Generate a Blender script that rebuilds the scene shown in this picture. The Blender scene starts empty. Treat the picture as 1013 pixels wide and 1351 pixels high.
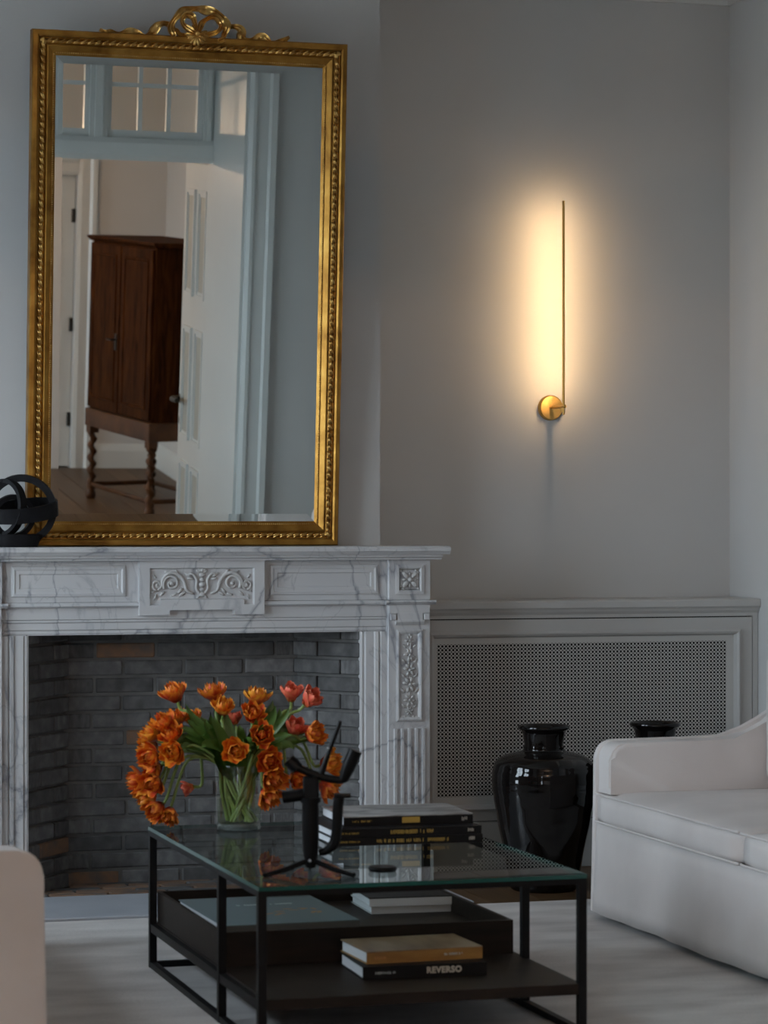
import bpy, bmesh, math, random
from mathutils import Vector, Matrix, Euler
PI = math.pi
rnd = random.Random(7)
sc = bpy.context.scene
COL = sc.collection

# ---------------------------------------------------------------- camera
F = 85/24*1013; CX = 506.5; HY = 680.0; CH = 1.26; TH = math.radians(16.4)
cd = bpy.data.cameras.new('camera'); cam = bpy.data.objects.new('camera', cd); COL.objects.link(cam)
cam.location = (0, 0, CH); cam.rotation_euler = (PI/2, 0, -TH)
cd.sensor_fit = 'HORIZONTAL'; cd.sensor_width = 24; cd.lens = 85; cd.shift_y = 4.5/1013
cd.clip_start = 0.05
cd.dof.use_dof = True; cd.dof.focus_distance = 9.4; cd.dof.aperture_fstop = 5.0
sc.camera = cam
# ---------------------------------------------------------------- daylight
w = bpy.data.worlds.new('sky'); sc.world = w; w.use_nodes = True
bg = w.node_tree.nodes['Background']; bg.inputs[0].default_value = (.74, .86, 1.0, 1); bg.inputs[1].default_value = 13.5
WINDOWS = [(5.6, 6.75), (7.1, 8.25), (-1.3, 0.0)]      # y ranges of the tall windows of the left wall
WZ0, WZ1, XL, XR, YB, YR, ZC = .12, 2.55, -.9, 4.124, 9.42, -2.0, 3.35
for a, b in WINDOWS:
    l = bpy.data.lights.new('window_portal', 'AREA'); l.shape = 'RECTANGLE'; l.size = WZ1-WZ0; l.size_y = b-a
    l.cycles.is_portal = True
    o = bpy.data.objects.new('window_portal', l); COL.objects.link(o)
    o.location = (XL-.26, (a+b)/2, (WZ0+WZ1)/2); o.rotation_euler = (0, -PI/2, 0)
vs = sc.view_settings
vs.view_transform = 'Standard'; vs.look = 'None'; vs.gamma = 1; vs.use_curve_mapping = False
vs.exposure = 0.12
sc.cycles.use_denoising = True
sc.cycles.max_bounces = 10; sc.cycles.diffuse_bounces = 5; sc.cycles.glossy_bounces = 6
sc.cycles.transparent_max_bounces = 24; sc.cycles.sample_clamp_indirect = 6
sc.cycles.caustics_reflective = False; sc.cycles.caustics_refractive = False

# ---------------------------------------------------------------- pixel helper
_c, _s = math.cos(TH), math.sin(TH)
def ray(u, v):
    a = (u-CX)/F; b = (HY-v)/F
    return Vector((a*_c+_s, -a*_s+_c, b))
def at_y(u, v, y):
    d = ray(u, v); return Vector((0, 0, CH)) + d*(y/d.y)

# ---------------------------------------------------------------- materials
def nm(name):
    m = bpy.data.materials.new(name); m.use_nodes = True
    nt = m.node_tree; return m, nt, nt.nodes['Principled BSDF'], nt.nodes.new, nt.links.new
def plain(name, col, rough=.5, metal=0, spec=.5, coat=0):
    m, nt, p, N, L = nm(name)
    p.inputs['Base Color'].default_value = (*col, 1); p.inputs['Roughness'].default_value = rough
    p.inputs['Metallic'].default_value = metal; p.inputs['Specular IOR Level'].default_value = spec
    p.inputs['Coat Weight'].default_value = coat
    return m
def ramp(nt, stops):
    r = nt.nodes.new('ShaderNodeValToRGB'); e = r.color_ramp.elements
    while len(e) < len(stops): e.new(.5)
    for k, (pos, col) in enumerate(stops):
        e[k].position = pos; e[k].color = (*col, 1)
    return r
def noisy(name, stops, scale, rough=.6, stretch=(1, 1, 1), coords='Object', bump=0, bscale=None, metal=0, detail=4, spec=.5, rand=0, distort=0, coat=0):
    m, nt, p, N, L = nm(name)
    tc = N('ShaderNodeTexCoord'); mp = N('ShaderNodeMapping'); mp.inputs['Scale'].default_value = stretch
    if coords == 'World':
        g = N('ShaderNodeNewGeometry'); L(g.outputs['Position'], mp.inputs[0])
    else: L(tc.outputs[coords], mp.inputs[0])
    n = N('ShaderNodeTexNoise'); n.inputs['Scale'].default_value = scale; n.inputs['Detail'].default_value = detail
    n.inputs['Distortion'].default_value = distort
    if rand:
        oi = N('ShaderNodeObjectInfo'); ad = N('ShaderNodeVectorMath'); ad.operation = 'ADD'
        ml = N('ShaderNodeMath'); ml.operation = 'MULTIPLY'; ml.inputs[1].default_value = 37.0
        L(oi.outputs['Random'], ml.inputs[0]); L(mp.outputs[0], ad.inputs[0]); L(ml.outputs[0], ad.inputs[1]); L(ad.outputs[0], n.inputs['Vector'])
    else: L(mp.outputs[0], n.inputs['Vector'])
    r = ramp(nt, stops); L(n.outputs['Fac'], r.inputs[0]); out = r.outputs[0]
    if rand:
        hs = N('ShaderNodeHueSaturation'); mr = N('ShaderNodeMapRange')
        mr.inputs['To Min'].default_value = 1-rand; mr.inputs['To Max'].default_value = 1+rand
        L(oi.outputs['Random'], mr.inputs[0]); L(mr.outputs[0], hs.inputs['Value']); L(out, hs.inputs['Color']); out = hs.outputs[0]
    L(out, p.inputs['Base Color'])
    p.inputs['Roughness'].default_value = rough; p.inputs['Metallic'].default_value = metal; p.inputs['Specular IOR Level'].default_value = spec
    p.inputs['Coat Weight'].default_value = coat
    if bump:
        b = N('ShaderNodeBump'); b.inputs['Strength'].default_value = bump; b.inputs['Distance'].default_value = .004
        if bscale:
            n2 = N('ShaderNodeTexNoise'); n2.inputs['Scale'].default_value = bscale; n2.inputs['Detail'].default_value = 3
            L(mp.outputs[0], n2.inputs['Vector']); L(n2.outputs['Fac'], b.inputs['Height'])
        else: L(n.outputs['Fac'], b.inputs['Height'])
        L(b.outputs[0], p.inputs['Normal'])
    return m
def marble():
    m, nt, p, N, L = nm('carrara_marble')
    g = N('ShaderNodeNewGeometry'); mp = N('ShaderNodeMapping'); mp.inputs['Rotation'].default_value = (.3, .5, .6); mp.inputs['Scale'].default_value = (1, 1, .55)
    L(g.outputs['Position'], mp.inputs[0])
    cols = []
    for sc_, wdt, dist in ((2.0, .020, 1.2), (5.5, .016, .8)):
        n = N('ShaderNodeTexNoise'); n.inputs['Scale'].default_value = sc_; n.inputs['Detail'].default_value = 6; n.inputs['Distortion'].default_value = dist
        L(mp.outputs[0], n.inputs['Vector'])
        s1 = N('ShaderNodeMath'); s1.operation = 'SUBTRACT'; s1.inputs[1].default_value = .5; L(n.outputs['Fac'], s1.inputs[0])
        s2 = N('ShaderNodeMath'); s2.operation = 'ABSOLUTE'; L(s1.outputs[0], s2.inputs[0])
        r = ramp(nt, [(0, (.40, .41, .45)), (wdt*.3, (.70, .71, .74)), (wdt, (1, 1, 1))]); L(s2.outputs[0], r.inputs[0]); cols.append(r)
    n3 = N('ShaderNodeTexNoise'); n3.inputs['Scale'].default_value = 2.2; n3.inputs['Detail'].default_value = 5; L(mp.outputs[0], n3.inputs['Vector'])
    base = ramp(nt, [(.3, (.49, .49, .50)), (.7, (.56, .555, .55))]); L(n3.outputs['Fac'], base.inputs[0])
    mx = N('ShaderNodeMix'); mx.data_type = 'RGBA'; mx.blend_type = 'MULTIPLY'; mx.inputs[0].default_value = .85
    L(base.outputs[0], mx.inputs[6]); L(cols[0].outputs[0], mx.inputs[7])
    my = N('ShaderNodeMix'); my.data_type = 'RGBA'; my.blend_type = 'MULTIPLY'; my.inputs[0].default_value = .38
    L(mx.outputs[2], my.inputs[6]); L(cols[1].outputs[0], my.inputs[7])
    L(my.outputs[2], p.inputs['Base Color']); p.inputs['Roughness'].default_value = .32
    return m
def clear_glass(name, tint, ior=1.5):
    m = bpy.data.materials.new(name); m.use_nodes = True; nt = m.node_tree; nt.nodes.clear(); N = nt.nodes.new; L = nt.links.new
    o = N('ShaderNodeOutputMaterial'); mx = N('ShaderNodeMixShader'); f = N('ShaderNodeFresnel'); f.inputs[0].default_value = ior
    t = N('ShaderNodeBsdfTransparent'); t.inputs[0].default_value = (*tint, 1); g = N('ShaderNodeBsdfGlossy'); g.inputs['Roughness'].default_value = .0
    # fresnel of the outer side on both sides of a pane
    ge = N('ShaderNodeNewGeometry'); mi = N('ShaderNodeMix'); mi.data_type = 'FLOAT'
    f2 = N('ShaderNodeFresnel'); f2.inputs[0].default_value = 1/ior
    L(ge.outputs['Backfacing'], mi.inputs[0]); L(f.outputs[0], mi.inputs[2]); 
    lw = N('ShaderNodeMath'); lw.operation = 'MULTIPLY'; lw.inputs[1].default_value = .0; L(f.outputs[0], lw.inputs[0]); L(lw.outputs[0], mi.inputs[3])
    L(mi.outputs[0], mx.inputs[0]); L(t.outputs[0], mx.inputs[1]); L(g.outputs[0], mx.inputs[2]); L(mx.outputs[0], o.inputs[0])
    return m
def emit(name, col, s):
    m = bpy.data.materials.new(name); m.use_nodes = True; nt = m.node_tree; nt.nodes.clear()
    o = nt.nodes.new('ShaderNodeOutputMaterial'); e = nt.nodes.new('ShaderNodeEmission'); e.inputs[0].default_value = (*col, 1); e.inputs[1].default_value = s
    nt.links.new(e.outputs[0], o.inputs[0]); return m
def petal_mat(name, base, mid, tip):
    m, nt, p, N, L = nm(name)
    tc = N('ShaderNodeTexCoord'); sp = N('ShaderNodeSeparateXYZ'); L(tc.outputs['Object'], sp.inputs[0])
    mr = N('ShaderNodeMapRange'); mr.inputs['From Max'].default_value = .062; L(sp.outputs['Z'], mr.inputs[0])
    ab = N('ShaderNodeMath'); ab.operation = 'ABSOLUTE'; L(sp.outputs['X'], ab.inputs[0])
    ml = N('ShaderNodeMath'); ml.operation = 'MULTIPLY'; ml.inputs[1].default_value = 13; L(ab.outputs[0], ml.inputs[0])
    n = N('ShaderNodeTexNoise'); n.inputs['Scale'].default_value = 70; mp = N('ShaderNodeMapping'); mp.inputs['Scale'].default_value = (1.5, 1, .35)
    oi = N('ShaderNodeObjectInfo'); L(tc.outputs['Object'], mp.inputs[0]); L(oi.outputs['Random'], mp.inputs['Location']); L(mp.outputs[0], n.inputs['Vector'])
    a1 = N('ShaderNodeMath'); a1.operation = 'MULTIPLY_ADD'; a1.inputs[1].default_value = .55; L(mr.outputs[0], a1.inputs[0]); L(ml.outputs[0], a1.inputs[2])
    a2 = N('ShaderNodeMath'); a2.operation = 'MULTIPLY_ADD'; a2.inputs[1].default_value = .55; L(n.outputs['Fac'], a2.inputs[0]); L(a1.outputs[0], a2.inputs[2])
    r = ramp(nt, [(.34, base), (.66, mid), (.92, tip)]); L(a2.outputs[0], r.inputs[0]); L(r.outputs[0], p.inputs['Base Color'])
    p.inputs['Roughness'].default_value = .55
    p.inputs['Subsurface Weight'].default_value = .0
    return m
M = {}
M['paint'] = noisy('grey_wall_paint', [(.3, (.55, .545, .535)), (.7, (.58, .575, .565))], 1.5, .75, coords='World', bump=.03, bscale=160)
M['white_paint'] = noisy('white_gloss_paint', [(.3, (.62, .64, .63)), (.7, (.66, .68, .67))], 2, .32, coords='World')
M['cover_paint'] = noisy('grey_satin_paint', [(.3, (.47, .465, .45)), (.7, (.50, .495, .48))], 2, .5, coords='World')
M['grille_paint'] = plain('grille_paint', (.54, .54, .52), .5)
M['gap_shade'] = plain('painted_gap_shade', (.008, .008, .008), .9)  # near-black colour standing in for shade in the grille cavity and door gap
M['ceiling'] = plain('ceiling_paint', (.66, .66, .64), .8)
M['marble'] = marble()
M['marble_carved'] = noisy('carved_marble', [(.3, (.42, .41, .40)), (.7, (.51, .50, .49))], 6, .45, coords='World')
M['hearth'] = noisy('grey_hearth_stone', [(.3, (.42, .445, .49)), (.7, (.50, .525, .57))], 5, .35, coords='World')
M['mortar'] = noisy('sooty_mortar', [(.3, (.085, .083, .08)), (.7, (.14, .137, .132))], 12, .9, coords='World', bump=.4)
M['brick'] = noisy('sooty_brick', [(.25, (.062, .061, .060)), (.5, (.10, .099, .099)), (.78, (.165, .162, .158))], 22, .85, bump=.8, rand=.28, detail=6)
M['brick_warm'] = noisy('scorched_brick', [(.3, (.09, .078, .070)), (.55, (.19, .105, .060)), (.75, (.11, .09, .078))], 14, .85, bump=.8, rand=.2)
M['gold'] = noisy('gilded_wood', [(.25, (.20, .085, .014)), (.55, (.42, .21, .040)), (.8, (.56, .32, .075))], 14, .42, metal=.85, bump=.25, bscale=60, coords='World')
M['gold_bright'] = noisy('burnished_gilding', [(.3, (.34, .155, .03)), (.7, (.80, .52, .17))], 30, .30, metal=.9, bump=.15, coords='World')
M['brass'] = noisy('brushed_brass', [(.3, (.62, .36, .10)), (.7, (.75, .47, .15))], 60, .38, metal=.9, stretch=(1, 1, 8))
M['mirror'] = plain('silvered_mirror', (.80, .84, .82), 0.0, 1)
M['black_steel'] = noisy('black_steel', [(.3, (.006, .006, .007)), (.7, (.010, .010, .011))], 20, .45, spec=.15)
M['black_plastic'] = plain('black_plastic', (.004, .004, .0045), .4, spec=.15)
M['black_matte'] = noisy('black_sculpture_metal', [(.3, (.006, .006, .007)), (.7, (.012, .012, .014))], 30, .5, bump=.1, spec=.15)
M['silver'] = plain('silver_metal', (.6, .6, .62), .3, .9)
M['jar'] = noisy('black_glazed_ceramic', [(.3, (.003, .0025, .0025)), (.7, (.006, .0045, .004))], 12, .05, bump=.10, bscale=14, spec=.42)
M['glass'] = clear_glass('clear_glass', (.95, .97, .96), 1.8); M['glass_base'] = plain('thick_glass_base', (.10, .12, .115), .06, spec=1)
M['top_glass'] = clear_glass('table_glass', (.90, .955, .94))
M['pane'] = clear_glass('window_glass', (.96, .97, .96))
M['glass_edge'] = plain('green_glass_edge', (.012, .085, .075), .15, spec=.7)
M['water'] = clear_glass('vase_water', (.93, .95, .86), 1.33)
M['shelf_wood'] = noisy('dark_stained_oak', [(.3, (.010, .0065, .0045)), (.7, (.022, .014, .010))], 9, .5, stretch=(1, 6, 6), coords='World', spec=.2)
M['cab_wood'] = noisy('walnut_cabinet_wood', [(.3, (.016, .005, .0015)), (.55, (.048, .015, .0035)), (.8, (.085, .030, .007))], 5, .6, spec=.04, stretch=(6, 6, .8), coords='Object', distort=.8)
M['stand_wood'] = noisy('oak_stand_wood', [(.3, (.045, .016, .006)), (.7, (.11, .045, .015))], 9, .4, spec=.3, coords='Object')
M['floor_wood'] = noisy('oak_plank', [(.25, (.065, .033, .013)), (.55, (.11, .060, .025)), (.8, (.16, .09, .04))], 5, .45, spec=.3, stretch=(7, .7, 1), rand=.22, distort=.6)
def linen(name, c0, c1):
    m = noisy(name, [(.3, c0), (.7, c1)], 4, .9, coords='World', bump=.35, bscale=420, spec=.2)
    return m
M['linen'] = linen('off_white_linen', (.64, .595, .575), (.72, .675, .655))
M['rug'] = noisy('silvery_rug_pile', [(.30, (.48, .455, .445)), (.5, (.60, .575, .56)), (.70, (.71, .685, .665))], 3.0, .95, stretch=(1.0, 2.2, 1), coords='World', bump=.6, bscale=90, detail=7, spec=.1)
M['petal'] = petal_mat('orange_petal', (.33, .016, .005), (.60, .060, .007), (.84, .30, .022))
M['petal_b'] = petal_mat('amber_petal', (.46, .035, .006), (.68, .12, .009), (.86, .40, .03))
M['petal_pink'] = petal_mat('coral_petal', (.60, .30, .05), (.62, .06, .035), (.78, .20, .10))
M['stem'] = noisy('tulip_stem', [(.3, (.15, .24, .055)), (.7, (.24, .33, .09))], 30, .5)
M['leaf'] = noisy('tulip_leaf', [(.3, (.05, .12, .018)), (.7, (.10, .20, .035))], 14, .42, stretch=(1, 1, .3))
M['pages'] = noisy('book_pages', [(.3, (.62, .63, .66)), (.7, (.74, .75, .77))], 60, .8, stretch=(.2, .2, 14))
M['book_black'] = plain('black_book_cloth', (.005, .005, .006), .5, spec=.2)
M['book_photo'] = noisy('black_and_white_cover_print', [(.32, (.04, .04, .042)), (.45, (.20, .20, .20)), (.6, (.42, .42, .41)), (.75, (.30, .30, .30))], 7, .35, stretch=(1, 2.4, 1), distort=1.2, detail=6)
M['book_blue'] = plain('grey_blue_book_cover', (.135, .175, .185), .5)
M['book_taupe'] = plain('taupe_book_spine', (.10, .095, .088), .6)
M['book_grey'] = plain('pale_grey_book_cover', (.45, .45, .46), .5)
M['book_white'] = plain('white_book_cover', (.62, .62, .64), .5)
M['book_gold'] = noisy('ochre_book_cover', [(.3, (.22, .10, .022)), (.6, (.36, .19, .045)), (.8, (.26, .12, .03))], 9, .4, stretch=(1, 1, 3))
M['book_brownphoto'] = noisy('sepia_cover_print', [(.35, (.10, .055, .022)), (.5, (.22, .14, .075)), (.66, (.30, .22, .14))], 6, .3, stretch=(2, .6, 1))
M['gold_ink'] = plain('gold_foil', (.50, .33, .07), .4, .3)
M['cream_ink'] = plain('cream_ink', (.50, .47, .40), .5)
M['pale_ink'] = plain('pale_ink', (.50, .56, .56), .5)
M['orange_ink'] = plain('orange_ink', (.45, .20, .06), .5)
M['pavement'] = noisy('street_paving', [(.3, (.26, .26, .26)), (.7, (.34, .335, .33))], 3, .8, coords='World')
M['iron'] = plain('dark_bronze', (.03, .026, .02), .4, .6)
M['panel_beige'] = plain('beige_door_panel', (.42, .41, .36), .45)
M['led'] = emit('warm_led', (1.0, .655, .335), 122)

# ---------------------------------------------------------------- mesh helpers
def link(name, me, mat, parent=None, loc=(0, 0, 0), smooth=False):
    o = bpy.data.objects.new(name, me); COL.objects.link(o); o.location = loc
    if mat is not None and not me.materials:
        for mm in (mat if isinstance(mat, (list, tuple)) else [mat]): me.materials.append(M[mm] if isinstance(mm, str) else mm)
    if parent: o.parent = parent
    if smooth:
        for p in me.polygons: p.use_smooth = True
    return o
def from_bm(name, bm, mat, parent=None, loc=(0, 0, 0), smooth=False, angle=None):
    bmesh.ops.recalc_face_normals(bm, faces=bm.faces)
    me = bpy.data.meshes.new(name); bm.to_mesh(me); bm.free()
    if angle is not None:
        for p in me.polygons: p.use_smooth = True
        me.set_sharp_from_angle(angle=math.radians(angle))
    return link(name, me, mat, parent, loc, smooth)
def abox(bm, x0, x1, y0, y1, z0, z1, bev=0, mi=0, seg=1):
    vs_ = [bm.verts.new((x, y, z)) for z in (z0, z1) for y in (y0, y1) for x in (x0, x1)]
    fs = [bm.faces.new([vs_[i] for i in q]) for q in ((0, 2, 3, 1), (4, 5, 7, 6), (0, 1, 5, 4), (2, 6, 7, 3), (0, 4, 6, 2), (1, 3, 7, 5))]
    for f in fs: f.material_index = mi
    if bev:
        es = list({e for f in fs for e in f.edges})
        r = bmesh.ops.bevel(bm, geom=es, offset=bev, segments=seg, affect='EDGES', profile=.5)
        for f in r['faces']: f.material_index = mi
    return vs_
def box(name, x0, x1, y0, y1, z0, z1, mat, parent=None, bev=0, seg=1):
    bm = bmesh.new(); abox(bm, x0, x1, y0, y1, z0, z1, bev, 0, seg)
    return from_bm(name, bm, mat, parent, angle=35 if seg > 1 else None)
def alathe(bm, prof, segs=32, cx=0, cy=0, cz=0, mi=0):
    rings = []
    for r, z in prof:
        if r < 1e-6: rings.append([bm.verts.new((cx, cy, cz+z))])
        else: rings.append([bm.verts.new((cx+r*math.cos(2*PI*k/segs), cy+r*math.sin(2*PI*k/segs), cz+z)) for k in range(segs)])
    for a, b in zip(rings, rings[1:]):
        for k in range(segs):
            k2 = (k+1) % segs
            q = [a[k % len(a)], a[k2 % len(a)], b[k2 % len(b)], b[k % len(b)]]
            q2 = []
            for v in q:
                if v not in q2: q2.append(v)
            if len(q2) > 2:
                try: bm.faces.new(q2).material_index = mi
                except ValueError: pass
def lathe(name, prof, mat, parent=None, segs=32, loc=(0, 0, 0), angle=40):
    bm = bmesh.new(); alathe(bm, prof, segs); return from_bm(name, bm, mat, parent, loc, angle=angle)
def atube(bm, pts, rad, n=8, cap=True, flat=None):
    """tube through pts; rad number or list; flat=(w,h,ref) gives a rectangular band instead"""
    pts = [Vector(p) for p in pts]; rings = []
    up = None
    for i, p in enumerate(pts):
        t = (pts[min(i+1, len(pts)-1)]-pts[max(i-1, 0)])
        if t.length < 1e-9: t = Vector((0, 0, 1))
        t.normalize()
        if up is None: up = t.orthogonal().normalized()
        up = (up - t*up.dot(t))
        if up.length < 1e-6: up = t.orthogonal()
        up.normalize(); sd = t.cross(up)
        r = rad[i] if isinstance(rad, (list, tuple)) else rad
        rings.append([bm.verts.new(p + up*math.cos(2*PI*k/n)*r + sd*math.sin(2*PI*k/n)*r) for k in range(n)])
    for a, b in zip(rings, rings[1:]):
        for k in range(n): bm.faces.new((a[k], a[(k+1) % n], b[(k+1) % n], b[k]))
    if cap and n > 2:
        bm.faces.new(rings[0][::-1]); bm.faces.new(rings[-1])
def tube(name, pts, rad, mat, parent=None, n=8):
    bm = bmesh.new(); atube(bm, pts, rad, n); return from_bm(name, bm, mat, parent, angle=50)
def smooth_pts(pts, k=6):
    pts = [Vector(p) for p in pts]; out = []
    P = [pts[0]*2-pts[1]] + pts + [pts[-1]*2-pts[-2]]
    for i in range(1, len(P)-2):
        a, b, c, d = P[i-1], P[i], P[i+1], P[i+2]
        for j in range(k):
            t = j/k
            out.append(.5*((2*b)+(c-a)*t+(2*a-5*b+4*c-d)*t*t+(3*b-a-3*c+d)*t**3))
    out.append(pts[-1]); return out
def aprism(bm, poly, axis, a, b, mi=0):
    """poly of 2-D points extruded along axis from a to b"""
    def mk(p, t):
        return {'x': (t, p[0], p[1]), 'y': (p[0], t, p[1]), 'z': (p[0], p[1], t)}[axis]
    A = [bm.verts.new(mk(p, a)) for p in poly]; B = [bm.verts.new(mk(p, b)) for p in poly]
    n = len(poly); fs = [bm.faces.new(A), bm.faces.new(B[::-1])]
    for k in range(n): fs.append(bm.faces.new((A[k], B[k], B[(k+1) % n], A[(k+1) % n])))
    for f in fs: f.material_index = mi
def prism(name, poly, axis, a, b, mat, parent=None, angle=None):
    bm = bmesh.new(); aprism(bm, poly, axis, a, b); return from_bm(name, bm, mat, parent, angle=angle)
def arect(bm, x0, x1, z0, z1, prof, y=0, mi=0):
    """moulding swept round a rectangle in the xz plane: prof = (inward offset, forward -y) points"""
    loops = []
    for o, h in prof:
        loops.append([bm.verts.new(p) for p in ((x0+o, y-h, z0+o), (x1-o, y-h, z0+o), (x1-o, y-h, z1-o), (x0+o, y-h, z1-o))])
    for a, b in zip(loops, loops[1:]):
        for k in range(4): bm.faces.new((a[k], a[(k+1) % 4], b[(k+1) % 4], b[k])).material_index = mi
def rect_mould(name, x0, x1, z0, z1, prof, mat, parent=None, y=0):
    bm = bmesh.new(); arect(bm, x0, x1, z0, z1, prof, y); return from_bm(name, bm, mat, parent)
def aball(bm, c, r, sub=1, rot=None, scl=(1, 1, 1)):
    mt = Matrix.Translation(c) @ (rot.to_4x4() if rot else Matrix()) @ Matrix.Diagonal((*[s*r for s in scl], 1))
    bmesh.ops.create_icosphere(bm, subdivisions=sub, radius=1, matrix=mt)
def empty(name, loc, label=None, cat=None, group=None, rz=0, kind=None):
    o = bpy.data.objects.new(name, None); COL.objects.link(o); o.location = loc; o.rotation_euler.z = rz; o.empty_display_size = .05
    return tag(o, label, cat, group, kind)
def tag(o, label=None, cat=None, group=None, kind=None):
    if label: o['label'] = label
    if cat: o['category'] = cat
    if group: o['group'] = group
    if kind: o['kind'] = kind
    return o
def struct(o, label=None, cat=None): return tag(o, label, cat, kind='structure')
def text_mesh(name, txt, size, mat, parent, loc, rot, ext=.0006, spacing=1.0, bold=0):
    cu = bpy.data.curves.new(name, 'FONT'); cu.body = txt; cu.size = size; cu.extrude = ext; cu.align_x = 'CENTER'; cu.align_y = 'CENTER'
    cu.space_character = spacing; cu.offset = bold; cu.resolution_u = 3
    t = bpy.data.objects.new('tmp_text', cu); COL.objects.link(t)
    me = bpy.data.meshes.new_from_object(t.evaluated_get(bpy.context.evaluated_depsgraph_get())); me.name = name
    bpy.data.objects.remove(t); bpy.data.curves.remove(cu); me.materials.clear()
    o = link(name, me, mat, parent, loc); o.rotation_euler = rot; return o
def strokes(name, x0, x1, z, h, y, mat, parent, seed, gap=.25):
    """tiny letter-like strokes of an unreadable foil line (front facing -y)"""
    r = random.Random(seed); bm = bmesh.new(); x = x0
    while x < x1:
        if r.random() < .10: x += h*.55; continue
        wd = h*r.uniform(.10, .22); lo = h*r.choice((0, 0, 0, .2)); hi = h*r.choice((1, 1, .8))
        abox(bm, x, x+wd, y-.0006, y, z+lo, z+hi)
        x += wd + h*r.uniform(.10, .20)
    return from_bm(name, bm, mat, parent)

# ================================================================ SETTING
struct(box('ground', -40, XL-.25, -30, 40, -.7, -.6, 'pavement'), 'dark paving outside the windows', 'ground')
fl = box('floor', XL-.25, XR+.2, YR-.2, YB+.2, -.12, -.014, 'mortar'); struct(fl, 'brown oak plank floor', 'floor')
PW, PL = .17, 2.3
pm = None; col_i = 0
x = XL
while x < XR-.01:
    y = YR - (col_i % 3)*.77; wd = min(PW, XR-x)
    while y < YB:
        y0, y1 = max(y, YR), min(y+PL, YB)
        if y1-y0 > .05:
            if pm is None:
                b_ = bmesh.new(); abox(b_, -.5, .5, -.5, .5, -.014, 0); pm = bpy.data.meshes.new('plank'); b_.to_mesh(pm); b_.free(); pm.materials.append(M['floor_wood'])
            p = bpy.data.objects.new('plank', pm); COL.objects.link(p); p.parent = fl
            p.location = (x+wd/2, (y0+y1)/2, rnd.uniform(-.0006, 0)); p.scale = (wd-.003, y1-y0-.003, 1)
        y += PL
    x += PW; col_i += 1
struct(box('ceiling', XL-.25, XR+.2, YR-.2, YB+.2, ZC, ZC+.15, 'ceiling'), 'plain white ceiling', 'ceiling')
struct(box('wall_back', XL-.25, XR+.2, YB, YB+.2, -.014, ZC, 'paint'), 'pale grey painted wall behind the wall lamp', 'wall')
struct(box('wall_right', XR, XR+.2, YR-.2, YB, -.014, ZC, 'paint'), 'pale grey painted side wall beside the radiator cover', 'wall')
# chimney breast with the fire opening
BX0, BX1, BY = 1.29, 2.64, 9.02
bm = bmesh.new()
abox(bm, BX0, BX1, BY, YB, .90, ZC); abox(bm, BX0, 1.33, BY, YB, 0, .90); abox(bm, 2.60, BX1, BY, YB, 0, .90); abox(bm, 1.33, 2.60, 9.27, YB, 0, .90)
struct(from_bm('wall_chimney', bm, 'paint'), 'pale grey chimney breast above the marble mantel', 'wall')
# left wall with window openings
bm = bmesh.new(); y = YR-.2
for a, b in sorted(WINDOWS):
    abox(bm, XL-.25, XL, y, a, -.014, ZC); abox(bm, XL-.25, XL, a, b, -.014, WZ0); abox(bm, XL-.25, XL, a, b, WZ1, ZC); y = b
abox(bm, XL-.25, XL, y, YB, -.014, ZC)
struct(from_bm('wall_left', bm, 'paint'), 'pale grey painted wall with tall windows', 'wall')
def sash(name, a, b, label):
    t = empty(name, (XL-.12, (a+b)/2, WZ0), label, 'window', kind='structure'); hw = (b-a)/2; H = WZ1-WZ0
    bm = bmesh.new()
    for s in (-1, 1): abox(bm, -.05, .05, s*hw-(.07 if s > 0 else 0), s*hw+(.07 if s < 0 else 0), 0, H)
    abox(bm, -.05, .05, -hw+.07, hw-.07, 0, .08); abox(bm, -.05, .05, -hw+.07, hw-.07, H-.07, H)
    from_bm('frame', bm, 'white_paint', t)
    box('glazing_bar', -.02, .02, -.02, .02, .08, H-.07, 'white_paint', t)
    for k in range(1, 4):
        z = .08+(H-.15)*k/4; 
        for s in (-1, 1): box('glazing_bar', -.018, .018, min(s*.02, s*(hw-.07)), max(s*.02, s*(hw-.07)), z-.015, z+.015, 'white_paint', t)
    for k in range(4):
        z0 = .08+(H-.15)*k/4+.015; z1 = .08+(H-.15)*(k+1)/4-.015
        for s in (-1, 1): box('pane', -.003, .003, min(s*.02, s*(hw-.07)), max(s*.02, s*(hw-.07)), z0, z1, 'pane', t)
    box('window_sill', .0, .17, -hw-.04, hw+.04, -.03, 0, 'white_paint', t)
for k, (a, b) in enumerate(sorted(WINDOWS)): sash('window_%d' % (k+2), a, b, 'tall white sash window in the left wall')
# partition between the two rooms, wide opening with deep reveal
PX0, PX1, PY0, PY1, PZ = .25, 3.15, 3.79, 4.60, 3.06
bm = bmesh.new(); abox(bm, XL, PX0, PY0, PY1, -.014, ZC); abox(bm, PX1, XR, PY0, PY1, -.014, ZC); abox(bm, PX0, PX1, PY0, PY1, PZ, ZC)
struct(from_bm('wall_partition', bm, 'paint'), 'partition wall with a wide cased opening, seen in the mirror', 'wall')
CAS = [(0, 0), (0, .018), (.02, .03), (.035, .03), (.045, .020), (.10, .020), (.112, .034), (.14, .034), (.15, 0)]
bm = bmesh.new()
for xs, sg in ((PX1, 1), (PX0, -1)):
    aprism(bm, [(xs+sg*o, PY1+h) for o, h in CAS], 'z', 0, PZ+.15)
    aprism(bm, [(xs+sg*o, PY0-h) for o, h in CAS], 'z', 0, PZ+.15)
aprism(bm, [(PY1+h, PZ+o) for o, h in CAS], 'x', PX0, PX1); aprism(bm, [(PY0-h, PZ+o) for o, h in CAS], 'x', PX0, PX1)
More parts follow.
